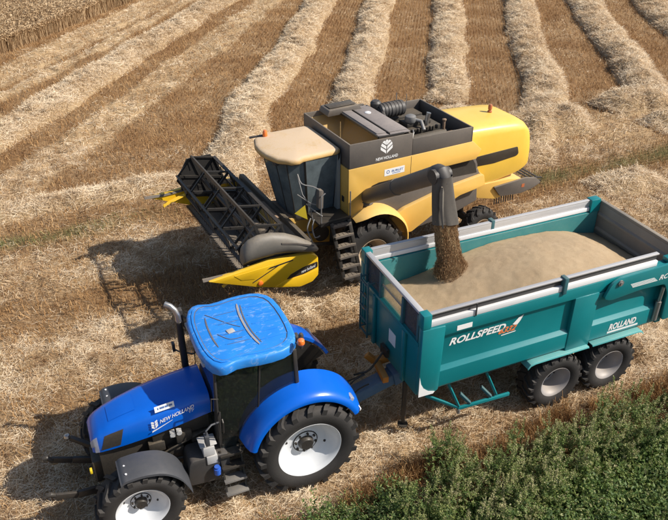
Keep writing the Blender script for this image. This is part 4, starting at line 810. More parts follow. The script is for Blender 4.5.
m = MB(); m.lathe([(.005, -.05), (.13, -.05), (.15, 0), (.13, .1), (.07, .13), (.005, .13)], (-1.75, .1, 3.62), 18, 'z'); m.tube([(-1.75, .1, 3.65), (-1.95, .28, 3.6), (-1.9, .5, 3.45)], .05, 10); m.build('turbo', 'steel_grey', ch)
m = MB(); m.tube([(-2.12, .25, 3.4), (-2.14, .25, 3.6), (-2.18, .26, 3.78)], .06, 14); m.build('exhaust_stub', 'chrome_pipe', ch)
m = MB(); m.cyl((-2.45, .55, 3.4), (-2.45, .55, 3.62), .035, 10); m.lathe([(.05, 3.62), (.06, 3.66), (.005, 3.68)], (-2.45, .55, 0), 12, 'z'); m.box(-2.75, -2.1, .62, 1.0, 3.2, 3.36); m.build('oil_filler', 'dusty_brown', ch, bevel=.01)
m = MB(); m.tube([(-1.2, .95, 3.3), (-1.45, .7, 3.55), (-1.6, .45, 3.5)], .018); m.tube([(-1.2, .75, 3.3), (-1.5, .95, 3.5), (-1.75, .9, 3.35)], .014); m.tube([(-2.0, -.95, 3.3), (-2.0, -.95, 3.95)], .012); m.tube([(-2.35, -1.0, 3.3), (-2.35, -1.0, 3.85)], .01); m.build('pipe', 'steel_grey', ch)
m = MB(); m.cyl((-2.92, .98, 3.42), (-2.92, .98, 3.54), .045, 10); m.build('rear_lamp', 'dark_plastic', ch)
# tail hood
m = MB(); L = []
for u, wb, wt, zt, zb in ((-2.87, .90, .74, 3.40, 1.80), (-3.4, .90, .73, 3.385, 1.74), (-4.1, .90, .71, 3.35, 1.76), (-4.6, .895, .69, 3.31, 1.82), (-4.85, .885, .67, 3.27, 1.86), (-4.98, .87, .65, 3.20, 1.90), (-5.07, .85, .62, 3.08, 1.93), (-5.14, .83, .59, 2.92, 1.96), (-5.19, .80, .56, 2.74, 2.0), (-5.21, .77, .53, 2.60, 2.04)):
    hz = zt - zb; half = [(wb * .96, zb), (wb, zb + .06), (wb, zb + .45 * hz), (wb * .985, zb + .66 * hz), (wb * .96, zb + .82 * hz), (wb * .935, zb + .90 * hz), (wt * 1.09, zb + .945 * hz), (wt * .98, zb + .972 * hz), (wt * .5, zt - .008)]
    L.append([(u, v, z) for v, z in half] + [(u, -v, z) for v, z in half[::-1]])
m.loft(L); th = m.build('tail_hood', 'tail_yellow', ch, smooth=50)
for s in (1, -1):
    m = MB(); m.prism(round_poly([(-3.12, 2.34), (-3.12, 2.60), (-4.66, 2.62), (-4.72, 2.42), (-4.66, 2.36), (-3.9, 2.30)], .04), .895 * s, .908 * s); m.build('side_vent', 'decal_black', th, bevel=.003)
m = MB(); m.lathe([(.06, 3.30), (.06, 3.36), (.04, 3.37), (.04, 3.40), (.055, 3.41), (.055, 3.50), (.04, 3.54), (.004, 3.55)], (-4.35, .0, 0), 14, 'z'); m.build('beacon', 'beacon_rust', ch)
for s in (1, -1): MB().prism([(-1.95, 2.30), (-1.95, 2.685), (-3.05, 2.69), (-3.18, 2.5), (-3.26, 2.24)], 1.021 * s, 1.03 * s).build('bay_shade_panel', 'black_void', ch, smooth=0)  # black panels stand in for the shade inside the open bay
MB().lathe([(.62, -2.02), (.62, -2.0), (.05, -2.0), (.05, -2.02)], (RU0, 0, RZ0), 6).build('reel_end_plate', 'black_steel', ch, smooth=20)
# straw chopper
m = MB(); m.prism(round_poly([(-3.30, 1.78), (-4.5, 1.72), (-5.0, 1.62), (-4.85, 1.35), (-4.1, 1.22), (-3.45, 1.40)], .05), -.92, .92); m.build('chopper_housing', 'harvest_yellow', ch, bevel=.02)
for s in (1, -1):
    m = MB(); m.prism(round_poly([(-3.95, 1.62), (-5.05, 1.66), (-5.45, 1.56), (-5.62, 1.40), (-5.35, 1.28), (-4.9, 1.22), (-4.2, 1.30)], .05), .925 * s, .985 * s); cpl = m.build('chopper_side', 'tank_grey', ch, bevel=.01)
    m = MB(); m.box(-5.02, -4.92, .986 * s, .99 * s, 1.40, 1.50); m.build('marking', 'beacon_rust', cpl, smooth=0)
for k, z in enumerate((1.58, 1.50, 1.42)):
    m = MB(); m.bar((-5.0, .9, z + .04), (-5.66 + .02 * k, .94, z - .06), .05, .03); m.bar((-5.0, -.9, z + .04), (-5.6, -.92, z - .06), .05, .03); m.bar((-5.55, -.92, z - .05), (-5.55, .94, z - .05), .05, .02); m.build('deflector', 'black_steel', ch)
for k in range(9):
    m = MB(); m.bar((-4.1 - .08 * k, .88, 1.25), (-4.12 - .08 * k, .88, 1.02), .014, .03); m.build('chopper_tine', 'black_steel', ch)
# cab
CT = [(.66, .80), (1.55, .84), (1.95, .72), (2.08, .40)]; CB = [(.70, .60), (1.40, .62), (1.68, .54), (1.78, .30)]
def cl(P, k, z): return [(u, v, z) for u, v in P] + [(u, -v, z) for u, v in P[::-1]]
LT, LB = cl(CT, 1, 3.50), cl(CB, 1, 2.05); nnn = len(LT)
cabf = MB().loft([cl([(u * .98, v * .97) for u, v in CB], 1, 1.86), cl(CB, 1, 2.05)]).build('cab_base', 'tank_grey', ch, bevel=.01)
for i in range(nnn):
    j = (i + 1) % nnn
    if i == nnn - 1: continue
    e = .02; q = [LB[i], LB[j], LT[j], LT[i]]; pane('cab_window', q, 'glass_dusty', ch, .01)
for i in range(nnn):
    m = MB(); m.bar(LB[i], LT[i], .045 if i in (0, 1, 6, 7) else .022, .045 if i in (0, 1, 6, 7) else .022); m.build('cab_pillar', 'black_steel', ch)
m = MB(); m.box(.62, .70, -.80, .80, 2.0, 3.48); m.build('cab_back', 'cab_trim', ch)
m = MB(); m.prism(round_poly([(1.2, 2.35), (.82, 2.35), (.80, 2.48), (1.2, 2.5)], .04), -.25, .25); m.prism(round_poly([(.92, 2.45), (.8, 2.45), (.74, 3.1), (.86, 3.12)], .04), -.25, .25); m.box(.85, 1.1, -.15, .15, 2.06, 2.35); m.build('seat', 'seat_cloth', ch)
m = MB(); m.cyl((1.6, 0, 2.06), (1.45, 0, 2.62), .05, 10); ct = np.linspace(0, 2 * math.pi, 21); m.tube([(1.42 + .1 * math.cos(t), .19 * math.sin(t), 2.66 + .12 * math.cos(t)) for t in ct], .015, 6, False); m.box(.9, 1.35, -.6, -.4, 2.3, 2.6); m.build('steering_column', 'cab_trim', ch)
RC = [(2.30, 0), (2.27, .30), (2.14, .66), (1.98, .80), (1.90, .90), (1.72, .93), (1.60, .86), (.72, .84), (.62, .78), (.60, 0)]
def rc_loop(k, z, tilt=0): L = RC + [(u, -v) for u, v in RC[-2:0:-1]]; return [(1.35 + (u - 1.35) * k, v * k, z + tilt * (u - 1.35)) for u, v in L]
m = MB(); m.loft([rc_loop(.9, 3.475), rc_loop(.985, 3.485), rc_loop(1.0, 3.50), rc_loop(1.0, 3.555), rc_loop(.985, 3.59), rc_loop(.955, 3.61), rc_loop(.90, 3.62), rc_loop(.6, 3.65), rc_loop(.25, 3.66)]); crf = m.build('cab_roof', 'cream_roof', ch, smooth=60)
m = MB(); m.loft([rc_loop(.88, 3.44), rc_loop(.97, 3.465), rc_loop(.985, 3.488), rc_loop(.9, 3.49)]); m.build('roof_trim', 'dark_plastic', crf)
m = MB(); m.lathe([(.055, 3.60), (.06, 3.66), (.055, 3.74), (.035, 3.78), (.004, 3.785)], (1.86, -.62, 0), 16, 'z'); m.build('beacon', 'beacon_amber', ch)
m = MB(); m.bar((1.82, -.66, 3.64), (2.2, -.78, 3.60), .06, .03); m.build('beacon_bracket', 'dark_plastic', ch)
for v in (-.5, -.2, .2, .5): m = MB(); m.box(2.06, 2.16, v - .08, v + .08, 3.40, 3.47); m.build('work_light', 'dark_plastic', ch, bevel=.01)
for s in (1, -1):
    m = MB(); m.tube([tuple(p) for p in smooth_path([(1.72, .80 * s, 3.2), (1.72, 1.0 * s, 3.05), (1.5, 1.12 * s, 2.98), (1.40, 1.2 * s, 2.92)], .08)], .014, 6); m.tube([(1.7, .72 * s, 2.65), (1.5, 1.0 * s, 2.50), (1.38, 1.18 * s, 2.5)], .014, 6); m.tube([(1.72, .80 * s, 3.15), (1.68, .95 * s, 2.75), (1.55, 1.05 * s, 2.5), (1.5, 1.1 * s, 2.1)], .012, 6); mr = m.build('mirror_arm', 'steel_grey', ch)
    m = MB(); m.prism(round_poly([(1.44, 2.46), (1.32, 2.44), (1.30, 2.90), (1.42, 2.93)], .04), 1.14 * s, 1.27 * s); m.build('mirror', 'tank_grey', mr, bevel=.02)
m = MB(); m.add([(1.74, .62, 2.12), (1.52, .86, 2.02), (1.50, .70, 2.32)], [(0, 1, 2)]); m.build('reflective_plate', 'reflector_yellow', ch, smooth=0)
# platform, rails and ladder
m = MB(); m.box(.62, 1.42, .62, 1.34, 2.0, 2.06); m.box(.62, 1.42, 1.30, 1.345, 2.06, 2.12); m.build('platform', 'black_steel', ch, bevel=.008)
MB().tube([(1.40, 1.32, 2.06), (1.40, 1.34, 2.8), (1.30, 1.34, 2.86)], .016).build('handrail', 'steel_grey', ch)
MB().tube([(.64, 1.32, 2.06), (.64, 1.32, 2.75)], .016).build('handrail', 'steel_grey', ch)
MB().tube([(1.38, 1.34, 2.3), (1.5, 1.3, 2.4), (1.56, .9, 2.45)], .014).build('handrail', 'steel_grey', ch)
for q in ([(1.42, 1.0, 2.06), (1.52, 1.1, 1.9), (1.5, 1.2, 1.7), (1.4, 1.25, 1.75)], [(1.46, .9, 2.06), (1.6, 1.0, 1.85), (1.56, 1.15, 1.6)]): MB().tube([tuple(p) for p in smooth_path(q, .06)], .018).build('hose', 'steel_grey', ch)
m = MB()
for u in (1.16, .70): m.bar((u, 1.36, 2.06), (u - .22, 1.60, .56), .05, .09, (1, 0, 0))
ld = m.build('ladder', 'black_steel', ch, bevel=.006)
for k in range(6):
    f = (k + .3) / 5.6; m = MB(); y = 1.36 + .24 * f; z = 2.06 - 1.5 * f; u = .93 - .22 * f; m.box(u - .24, u + .24, y - .1, y + .09, z - .02, z + .008); m.box(u - .24, u + .24, y + .06, y + .09, z + .008, z + .03)
    for q in range(4): m.box(u - .2 + q * .11, u - .13 + q * .11, y - .08, y + .05, z + .008, z + .016)
    m.build('ladder_step', 'tank_grey', ld)
# feeder house
FH = [(.70, 1.75), (2.20, 2.02), (2.26, 1.28), (.75, .95)]
m = MB(); m.prism(FH, -.50, .50); m.build('feeder_house', 'feeder_yellow', ch, bevel=.02)
m = MB(); m.prism([(.75, 1.772), (2.22, 2.035), (2.20, 2.06), (.75, 1.80)], -.47, .47); m.build('feeder_cover', 'dusty_brown', ch, bevel=.01)
m = MB(); m.tube([(.9, .62, 1.7), (1.3, .62, 1.5), (1.8, .60, 1.6), (2.2, .66, 1.6)], .03); m.cyl((.6, .62, 1.0), (1.9, .62, 1.3), .05, 10); m.lathe([(.005, .52), (.2, .52), (.2, .58), (.005, .58)], (1.0, 0, 1.35), 20); m.build('feeder_drive', 'engine_dark', ch)
# header: raised, nose up.  a = forward along the table, h = up from the table
TH = R(16.5); C_, S_ = math.cos(TH), math.sin(TH)
def hx(p): a, v, h = p; return (2.22 + a * C_ - h * S_, v, 1.20 + a * S_ + h * C_)
def HB(name, mb, mat, parent=ch, bevel=0.0, smooth=35): mb.xform(hx); return mb.build(name, mat, parent, bevel, 2, smooth)
W = 2.08
table = HB('header_table', MB().prism([(0, 0), (1.35, -.06), (1.35, -.03), (.62, .06), (.12, .16), (.06, .80), (0, .80)], -W, W, 'y'), 'tank_grey', ch, .008)
HB('header_beam', MB().box(-.06, .07, -W, W, .80, .92), 'engine_dark', ch, .01)
m = MB()
for k in range(54): v = -W + .04 + k * (2 * W - .08) / 53; m.add([(1.33, v - .022, -.05), (1.33, v + .022, -.05), (1.44, v, -.035), (1.33, v - .018, -.025), (1.33, v + .018, -.025)], [(0, 1, 2), (3, 2, 4), (0, 2, 3), (1, 4, 2), (0, 3, 4, 1)])
HB('cutter_bar', m, 'black_steel', table)
m = MB(); m.lathe([(.005, -W + .03), (.17, -W + .03), (.17, W - .03), (.005, W - .03)], (.42, 0, .36), 20)
for s in (1, -1):
    tt = np.linspace(0, 1, 80); L = [[(.42 + rr * math.cos(12 * math.pi * .8 * t), s * (.3 + (W - .36) * t) + dv, .36 + rr * math.sin(12 * math.pi * .8 * t)) for rr, dv in ((.16, -.006), (.29, -.003), (.29, .003), (.16, .006))] for t in tt]; m.loft(L)
HB('auger', m, 'tank_grey', ch)
# reel
RU, RZ, RR = 3.10, 2.30, .60
m = MB(); m.cyl((RU, -1.98, RZ), (RU, 1.98, RZ), .055, 12); reel = m.build('reel', 'black_steel', ch)
angs = [R(12 + 60 * k) for k in range(6)]
for a in angs:
    pu, pz = RU + RR * math.cos(a), RZ + RR * math.sin(a)
    m = MB(); m.bar((pu, -2.0, pz), (pu, 2.0, pz), .045, .075, (math.cos(a + .6), 0, math.sin(a + .6))); m.build('reel_bat', 'black_steel', reel)
    m = MB()
    for k in range(27): v = -1.92 + k * 3.84 / 26; m.bar((pu, v, pz), (pu - .05, v, pz - .24), .012, .012)
    m.build('tine_row', 'black_steel', reel)
for v in (-1.98, -1.0, 0.0, 1.0, 1.98):
    m = MB(); pts = [(RU + RR * math.cos(a), v, RZ + RR * math.sin(a)) for a in angs]
    for i in range(6): m.bar(pts[i], pts[(i + 1) % 6], .04, .03, (0, 1, 0)); m.bar((RU, v, RZ), pts[i], .06, .03, (0, 1, 0))
    m.build('reel_spider', 'black_steel', reel)
for s in (1, -1):
    m = MB(); m.bar((2.10, 2.03 * s, 1.98), (3.62, 2.03 * s, 2.08), .07, .11, (0, 0, 1)); m.bar((2.6, 2.03 * s, 1.7), (3.0, 2.03 * s, 2.02), .05, .05); m.bar((RU, 1.99 * s, RZ), (RU, 2.05 * s, 2.02), .08, .1, (1, 0, 0)); m.build('reel_arm', 'black_steel', ch, bevel=.008)
    # end divider
    dv = [(4.46, 1.97), (3.66, 2.02), (3.10, 2.09), (2.40, 2.12), (2.05, 2.06), (1.94, 1.86), (1.93, 1.42), (2.10, 1.25), (2.40, 1.20), (2.9, 1.34), (3.42, 1.52), (4.30, 1.90)]
    dv = [(u, z - .10 if u < 3.0 and z > 1.9 else z) for u, z in dv]
    m = MB(); L = []
    P = round_poly(dv, .05, 3); k = len(P)
    cu_, cz_ = 2.9, 1.72
    for sc, vv in ((.985, 2.09), (1.0, 2.10), (1.0, 2.185), (.985, 2.20), (.96, 2.205)): L.append([(cu_ + (u - cu_) * sc, vv * s, cz_ + (z - cz_) * sc) for u, z in P])
    m.loft(L); dvd = m.build('end_divider', 'header_yellow', ch, smooth=40)
    m = MB(); m.loft([[(u, s * vv, z + dz) for vv, dz in ((2.06, 0), (2.15, .0), (2.13, .05), (2.08, .05))] for u, z in ((3.55, 1.96), (4.1, 1.94), (4.55, 1.965))]); m.build('divider_nose', 'tank_grey', dvd)
    m = MB(); m.loft([[(u, s * vv, z + dz) for vv, dz in ((2.0, 0), (2.09, .0), (2.06, .06))] for u, z in ((2.9, 1.94), (3.4, 1.90), (4.05, 1.70), (4.12, 1.66))]); m.build('inner_divider', 'header_yellow', dvd)
    m = MB(); m.prism(round_poly([(1.96, 1.60), (1.96, 1.74), (2.3, 1.70), (2.62, 1.60), (2.72, 1.50), (2.3, 1.52)], .03), 2.206 * s, 2.212 * s); dc = m.build('decal_panel', 'decal_black', dvd, smooth=0)
    if s > 0: text('new holland', 'lettering', 'decal_white', dc, (2.36, 2.213, 1.555), (-1, 0, .20), (0, 0, 1), .075, .34, .1, .01, .003)
    m = MB(); m.lathe([(.055, 2.20 * s), (.055, 2.235 * s), (.03, 2.245 * s), (.003, 2.245 * s)], (3.33, 0, 1.60), 14); m.build('reflector', 'beacon_amber', dvd)
    m = MB(); m.bar((3.62, 2.205 * s, 1.86), (2.55, 2.205 * s, 1.95), .012, .03); m.bar((3.50, 2.206 * s, 1.66), (2.85, 2.206 * s, 1.93), .012, .02); m.build('divider_trim', 'black_steel', dvd)
    m = MB(); m.prism(round_poly([(1.955, 1.40), (2.10, 1.27), (2.40, 1.225), (3.0, 1.40), (2.75, 1.49), (2.25, 1.50), (1.955, 1.56)], .03), 2.20 * s, 2.225 * s); m.build('lower_flare', 'header_yellow', dvd, bevel=.008)
    m = MB(); m.prism([(3.0, 1.97), (3.45, 1.74), (3.75, 1.80), (3.9, 1.95)], 2.20 * s, 2.216 * s); m.build('nose_flare', 'header_yellow', dvd, bevel=.006)
# reel drive shield at the near end, a long rounded cover
m = MB(); L = []
prof = [(3.70, 2.32, .20), (3.66, 2.42, .36), (3.52, 2.50, .50), (3.30, 2.53, .56), (3.02, 2.52, .54), (2.98, 2.52, .52), (2.7, 2.46, .47), (2.4, 2.34, .38), (2.15, 2.22, .26), (1.98, 2.13, .15), (1.93, 2.10, .06)]
for u, z, h in prof: L.append([(u, 2.17 + .16 * min(1, h / .3) * math.cos(t), z - .06 + h / 2 * math.sin(t) * .98) for t in np.linspace(0, 2 * math.pi, 20, endpoint=False)])
m.loft(L); sh = m.build('reel_shield', 'shield_grey', ch, smooth=60)
m = MB(); L = []
for u, z in ((2.85, 2.50), (2.5, 2.40), (2.1, 2.24)): L.append([(u, 2.17 + vv, z + dz) for vv, dz in ((.155, .02), (.165, .02), (.165, -.02), (.155, -.02))])
m.loft(L); m.build('shield_groove', 'tank_grey', sh)
# unloading auger swung out over the trailer
A0, A1 = np.array((.05, 1.02, 2.33)), np.array((.62, 4.52, 4.50)); d_ = A1 - A0
m = MB(); m.tube([A0 + d_ * t for t in (0, .04, .96, 1.0)], .175, 20); m.tube([A0 + d_ * t for t in (.0, .012)], .215, 20); m.tube([A0 + d_ * t for t in (.50, .506)], .187, 20); m.tube([(.02, .9, 1.7), (.02, .95, 2.1), A0 - d_ * .01, A0 + d_ * .03], .20, 20); aug = m.build('unloading_auger', 'tank_grey', ch, smooth=40)
m = MB(); m.tube([A0 + d_ * .97, A1, A1 + np.array((.0, .08, .02)), A1 + np.array((.0, .14, -.04)), A1 + np.array((.0, .16, -.12))], [.182, .185, .175, .15, .13], 20); m.tube([A1 + np.array((-.17, .06, .0)), A1 + np.array((.19, .06, .0))], .135, 20); m.build('auger_elbow', 'dark_plastic', aug)
SPT = A1 + np.array((.0, .12, -.02)); L = []
for t in np.linspace(-.06, 1.0, 16):
    w_ = .165 + .085 * min(1, max(0, t)) ** .7; dp = .165 - .02 * t; c_ = SPT + np.array((-.09 * t, .12 * t * t, -t * .90)); ring = []
    for q in np.linspace(0, 2 * math.pi, 48, endpoint=False):
        fold = 1 + max(0, t) * (.09 * math.sin(3 * q + 1.0 + 1.2 * t) + .05 * math.sin(7 * q - 2 * t) - .14 * math.exp(-((q - 1.25) / .22) ** 2)); ring.append(tuple(c_ + fold * np.array((w_ * (abs(math.cos(q)) ** .75) * np.sign(math.cos(q)), dp * (abs(math.sin(q)) ** .75) * np.sign(math.sin(q)), .03 * max(0, t - .8) * 5 * math.sin(2 * q)))))
    L.append(ring)
m = MB(); m.loft(L, False); spt = m.build('rubber_spout', 'rubber_spout', aug, smooth=60)
m = MB(); m.loft([[tuple(SPT + np.array((.12 - .02 * t + dx, .165 + .10 * t * t + dy, -.1 - .8 * t))) for dx, dy in ((-wd, .0), (0, .03), (wd, .0), (0, -.02))] for t, wd in ((0, .02), (.15, .05), (.5, .045), (.8, .025), (1, .012))]); m.build('spout_highlight', 'shield_grey', spt)  # paler raised strip; the fold's highlight is put into its colour
# emblem and lettering on the tank and panels
m = MB(); ec = (-.40, 3.56); ew, eh = .165, .19
def leaf(s, k):
    z0 = -eh * .86 + k * .105; P = [(.012, z0), (.012, z0 + .075)]
    for x in np.linspace(.03, ew, 6): P.append((x, z0 + .075 + x * .75))
    Q = [(x, z0 + x * .75) for x in np.linspace(ew, .03, 6)]; P += Q; out = []
    for x, z in P:
        rr = math.hypot(x / ew, z / eh); out.append((x / max(1, rr), z / max(1, rr)))
    return [(ec[0] - s * x, 1.158, ec[1] + z) for x, z in out]
for s in (1, -1):
    for k in range(3): L = leaf(s, k); m.add(L, [tuple(range(len(L)))])
m.add([(ec[0] - x, 1.158, ec[1] + z) for x, z in ((0, .06), (.035, .11), (.03, .17), (0, .19), (-.03, .17), (-.035, .11))], [tuple(range(6))]); m.build('emblem', 'decal_white', ch, smooth=0)
text('NEW HOLLAND', 'lettering', 'decal_white', ch, (-.12, 1.157, 3.265), X_, Z_, .075, .60, 0, .02)
m = MB(); m.box(-.92, -.36, 1.1665, 1.169, 2.83, 3.00); stc = m.build('sticker', 'decal_white', ch, smooth=0)
text('BURLET', 'lettering', 'decal_blue', stc, (-.56, 1.170, 2.90), X_, Z_, .055, .32, .1, .01)
m = MB(); m.lathe([(.03, 1.1705), (.045, 1.1708), (.045, 1.171), (.03, 1.171)], (-.46, 0, 2.925), 16); m.box(-.80, -.58, 1.170, 1.171, 2.86, 2.875); m.build('print', 'decal_blue', stc, smooth=0)
# ------------------------------------------------------------------ falling grain
mw = Matrix.Translation(ch.location) @ Matrix.Rotation(YAW_C, 4, 'Z')
def cw(p): return np.array(mw @ Vector(p))
S0 = cw(SPT + np.array((-.085, .10, -.82))); outd = cw((0, 1, 0)) - cw((0, 0, 0)); sided = cw((1, 0, 0)) - cw((0, 0, 0))
def trailer_local(p):
    d = p - np.array(tl.location); c_, s_ = math.cos(3.547), math.sin(3.547); return d[0] * c_ + d[1] * s_, -d[0] * s_ + d[1] * c_
gl_ = trailer_local(S0 + outd * .22); zb_ = float(grain_z(np.array(gl_[0]), np.array(gl_[1])))
m = MB(); L = []; TT = np.linspace(0, 1, 30)
for t in TT:
    z = S0[2] * (1 - t) + (zb_ - .06) * t; c_ = S0 + outd * (.08 * t + .20 * t * t) - sided * (.03 * t + .05 * t * t); c_[2] = z; wu = .215 + .03 * t + .42 * max(0, t - .75); wv_ = .12 + .07 * t + .60 * max(0, t - .75)
    ring = []
    for q in np.linspace(0, 2 * math.pi, 40, endpoint=False):
        k = 1 + .20 * (float(vnoise(np.array(q * 3.0), np.array(t * 2.2 + 3 * math.cos(q)), .8)) - .5) + .10 * (float(vnoise(np.array(q * 9.0), np.array(t * 5.0), .5)) - .5)
        ring.append(tuple(c_ + sided * wu * k * math.cos(q) + outd * wv_ * k * math.sin(q)))
    L.append(ring)
m.loft(L)
_m, n, l, b = new_mat('wheat_stream_shaded'); f1 = noise(n, l, 30, 7, .75, stretch=(1, 1, .16)); f2 = noise(n, l, 5, 5, .6, stretch=(1, 1, .5)); f3 = noise(n, l, 160, 4, .7, stretch=(1, 1, .4))
rp = ramp(n, [(.3, (.10, .062, .026)), (.5, (.25, .165, .075)), (.72, (.44, .31, .165))]); l.new(mathn(n, l, 'ADD', mathn(n, l, 'MULTIPLY', f1, .45), mathn(n, l, 'ADD', mathn(n, l, 'MULTIPLY', f2, .3), mathn(n, l, 'MULTIPLY', f3, .25))), rp.inputs[0]); l.new(rp.outputs[0], b.inputs['Base Color']); b.inputs['Roughness'].default_value = .85  # darker than the heaped grain: shade between falling grains is in the colour
bp = n.new('ShaderNodeBump'); bp.inputs['Strength'].default_value = .9; bp.inputs['Distance'].default_value = .04; l.new(mathn(n, l, 'ADD', f1, f3), bp.inputs['Height']); l.new(bp.outputs[0], b.inputs['Normal'])
stream = m.build('falling_grain', 'wheat_stream_shaded', None, smooth=70)
tag(stream, 'column of wheat grain falling from the auger spout into the trailer', 'grain', kind='stuff')
N = 26000; t = rng.random(N); q = rng.uniform(0, 6.283, N); k = rng.normal(1.0, .075, N) + .25 * np.maximum(0, t - .7)
wu = .215 + .03 * t + .42 * np.maximum(0, t - .75); wv_ = .12 + .07 * t + .60 * np.maximum(0, t - .75)
p = S0[None] + outd[None] * (.08 * t + .20 * t * t)[:, None] - sided[None] * (.03 * t + .05 * t * t)[:, None] + sided[None] * (wu * k * np.cos(q))[:, None] + outd[None] * (wv_ * k * np.sin(q))[:, None]; p[:, 2] = S0[2] * (1 - t) + zb_ * t
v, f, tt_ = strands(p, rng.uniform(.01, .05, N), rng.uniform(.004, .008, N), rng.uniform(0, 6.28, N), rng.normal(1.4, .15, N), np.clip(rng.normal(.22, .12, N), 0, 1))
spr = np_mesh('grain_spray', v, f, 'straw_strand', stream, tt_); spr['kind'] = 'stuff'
# ------------------------------------------------------------------ green verge
def leaf_quads(p, d, nrm, ln, wd):
    side = np.cross(d, nrm); side /= np.linalg.norm(side, axis=1)[:, None] + 1e-9
    a = p; b_ = p + d * (ln * .45)[:, None] + side * (wd / 2)[:, None]; c_ = p + d * ln[:, None]; e = p + d * (ln * .45)[:, None] - side * (wd / 2)[:, None]
    return np.stack([a, b_, c_, e], 1)
def unit(a): return a / (np.linalg.norm(a, axis=1)[:, None] + 1e-9)
def weed_variant(kind, seed):
    r = np.random.default_rng(seed); Q, T = [], []
    def leaves(p, ln, wd, tint, droop=.2, upb=.3):
        k = len(p); a = r.uniform(0, 6.283, k); d = unit(np.column_stack([np.cos(a), np.sin(a), r.normal(upb, .4, k)])); nr = unit(np.column_stack([r.normal(0, .5, k), r.normal(0, .5, k), np.ones(k)]))
        Q.append(leaf_quads(p, d, nr, ln, wd)); T.append(np.repeat(tint, 4))
    def stem(a, b_, w_, tint):
        a, b_ = np.array(a), np.array(b_); d = b_ - a
        for sd__ in (np.array((w_, 0, 0)), np.array((0, w_, 0))): Q.append(np.array([[a - sd__, a + sd__, b_ + sd__ * .5, b_ - sd__ * .5]])); T.append(np.repeat(tint, 4))
    if kind == 'tall':
        h = r.uniform(.6, 1.15); stem((0, 0, 0), (0, 0, h), .006, .55)
        for i in range(r.integers(6, 10)):
            z0 = r.uniform(.12, .75) * h; a = r.uniform(0, 6.283); ln = (1 - z0 / h * .75) * r.uniform(.22, .36); tip = np.array((math.cos(a) * ln * .75, math.sin(a) * ln * .75, z0 + ln * .85)); bs = np.array((0, 0, z0)); stem(bs, tip, .004, .5)
            k = 18; f = r.uniform(.1, 1, k); p = bs + (tip - bs) * f[:, None] + r.normal(0, .016, (k, 3)); leaves(p, r.uniform(.025, .065, k), r.uniform(.012, .028, k), np.clip(r.normal(.46, .14, k) + f * .16, 0, 1))
            k = 20; f = r.uniform(.6, 1.2, k); p = bs + (tip - bs) * f[:, None] + r.normal(0, .014, (k, 3)); leaves(p, r.uniform(.015, .03, k), r.uniform(.012, .024, k), np.clip(r.normal(.80, .09, k), 0, 1), upb=.8)
        k = 90; f = r.random(k); p = np.column_stack([r.normal(0, .02, k) * (1.3 - f), r.normal(0, .02, k) * (1.3 - f), h * (.72 + .32 * f)]); leaves(p, r.uniform(.015, .035, k), r.uniform(.014, .028, k), np.clip(r.normal(.82, .09, k), 0, 1), upb=.9)
    elif kind == 'herb':
        h = r.uniform(.28, .5)
        for i in range(9):
            a = r.uniform(0, 6.283); tip = np.array((math.cos(a) * h * .45, math.sin(a) * h * .45, h * r.uniform(.6, 1.05))); stem((0, 0, 0), tip, .003, .5)
            k = 14; f = r.uniform(.2, 1.05, k); p = tip * f[:, None] + r.normal(0, .02, (k, 3)); leaves(p, r.uniform(.03, .08, k), r.uniform(.015, .035, k), np.clip(r.normal(.5, .16, k), 0, .8))
            if r.random() < .4: k = 6; p = tip + r.normal(0, .015, (k, 3)); leaves(p, r.uniform(.012, .022, k), r.uniform(.01, .02, k), np.clip(r.normal(.92, .06, k), 0, 1), upb=.6)
    else:                                                      # low bright ground cover
        k = 70; rr = r.random(k) ** .5 * .22; a = r.uniform(0, 6.283, k); p = np.column_stack([rr * np.cos(a), rr * np.sin(a), r.uniform(.02, .2, k)]); leaves(p, r.uniform(.04, .09, k), r.uniform(.025, .05, k), np.clip(r.normal(.56, .1, k), 0, .75))
        for i in range(10): a = r.uniform(0, 6.283); stem((0, 0, 0), (math.cos(a) * .14, math.sin(a) * .14, r.uniform(.15, .32)), .006, r.uniform(.45, .7))
    return np.concatenate(Q), np.concatenate(T)
def verge(name, kind, nvar, pts, label, smin, smax, dt=0.0):
    var = [weed_variant(kind, 100 + i + len(kind)) for i in range(nvar)]; V, T = [], []
    for i, (x, y) in enumerate(pts):
        q, t = var[i % nvar]; a = rng.uniform(0, 6.283); s_ = rng.uniform(smin, smax); ca, sa = math.cos(a), math.sin(a); lx, ly = rng.normal(0, .12, 2)
        X = (q[..., 0] * ca - q[..., 1] * sa + q[..., 2] * lx) * s_ + x; Y = (q[..., 0] * sa + q[..., 1] * ca + q[..., 2] * ly) * s_ + y; V.append(np.stack([X, Y, q[..., 2] * s_], -1)); T.append(np.clip(t + rng.normal(dt, .07), 0, 1))
    V = np.concatenate(V).reshape(-1, 3); o = np_mesh(name, V, np.arange(len(V)).reshape(-1, 4), 'weed_leaf', None, np.concatenate(T)); tag(o, label, 'plants', kind='stuff'); return o
def st2xy(s_, t): return s_ * HS[0] - t * HS[1], s_ * HS[1] + t * HS[0]
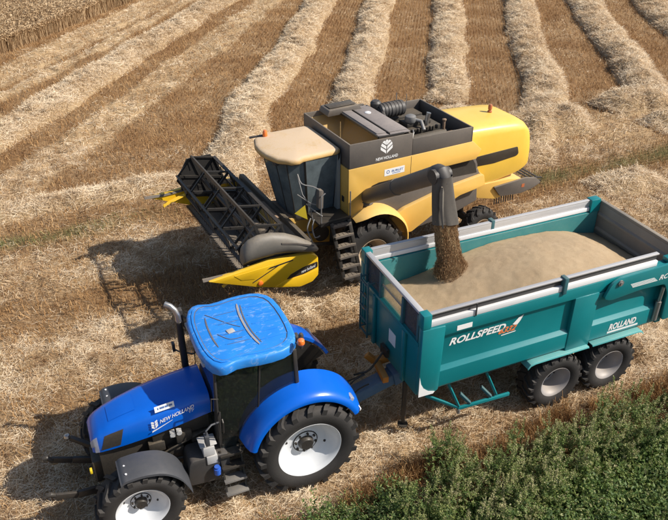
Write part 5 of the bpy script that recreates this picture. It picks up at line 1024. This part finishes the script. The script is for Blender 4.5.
def scatter(nn, s0, s1, t0, t1, f=None):
    s_ = rng.uniform(s0, s1, nn); t = rng.uniform(t0, t1, nn); x, y = st2xy(s_, t); k = (np.hypot(x, y) > 3) if f is None else f(s_, t, x, y); return np.column_stack([x[k], y[k]])
edge = lambda s_: 7.36 + .35 * (vnoise(s_, s_ * 0, 1.1) - .5) + .22 * np.clip((5.5 - s_) / 1.5, 0, 1)
tall = scatter(760, 4.2, 13.5, 5.2, 7.2, lambda s_, t, x, y: (t < edge(s_) - .05) & (t > 5.85 + .38 * np.clip((s_ - 6) / 1.2, 0, 1)) & (vnoise(x, y, .6) > .22))
tall = np.concatenate([tall, scatter(16, 5.35, 5.8, 7.3, 7.75)])
herb = scatter(2300, 1.2, 12.5, 3.5, 7.45, lambda s_, t, x, y: (t < edge(s_) + .05) & ((s_ < 4.6) | (t < 6.0)) & (rng.random(len(t)) < np.where(s_ < 4.6, 1, .45)))
low = scatter(2100, 1.5, 12.5, 3.0, 6.9, lambda s_, t, x, y: t < 6.6)
verge('tall_weeds', 'tall', 10, tall, 'tall dark green seeding weeds along the field verge', .7, 1.05, .06)
verge('verge_herbs', 'herb', 8, herb, 'low grey green herbs at the bottom of the verge', .8, 1.15, .05)
verge('ground_cover', 'low', 6, low, 'bright green ground cover on the verge in the bottom right corner', .9, 1.4, .08)

# dry brown fringe between the straw and the weeds
N = 13000; s_ = rng.uniform(.5, 14, N); t = 7.62 + rng.normal(0, .14, N) + .35 * (vnoise(s_, s_ * 0, 1.1) - .5); x, y = st2xy(s_, t); k = vnoise(x, y, .5) > .25; x, y = x[k], y[k]; N = len(x); hg = rng.uniform(.12, .42, N) * (.6 + .8 * vnoise(x, y, .7))
v, f, tt_ = strands(np.column_stack([x, y, hg * .42]), hg, rng.uniform(.005, .010, N), rng.uniform(0, 6.28, N), rng.normal(1.1, .35, N), np.clip(rng.normal(.42, .22, N), 0, 1))
tag(np_mesh('dry_grass', v, f, 'stubble_stalk', None, tt_), 'fringe of dry brown grass between straw and weeds', 'grass', kind='stuff')
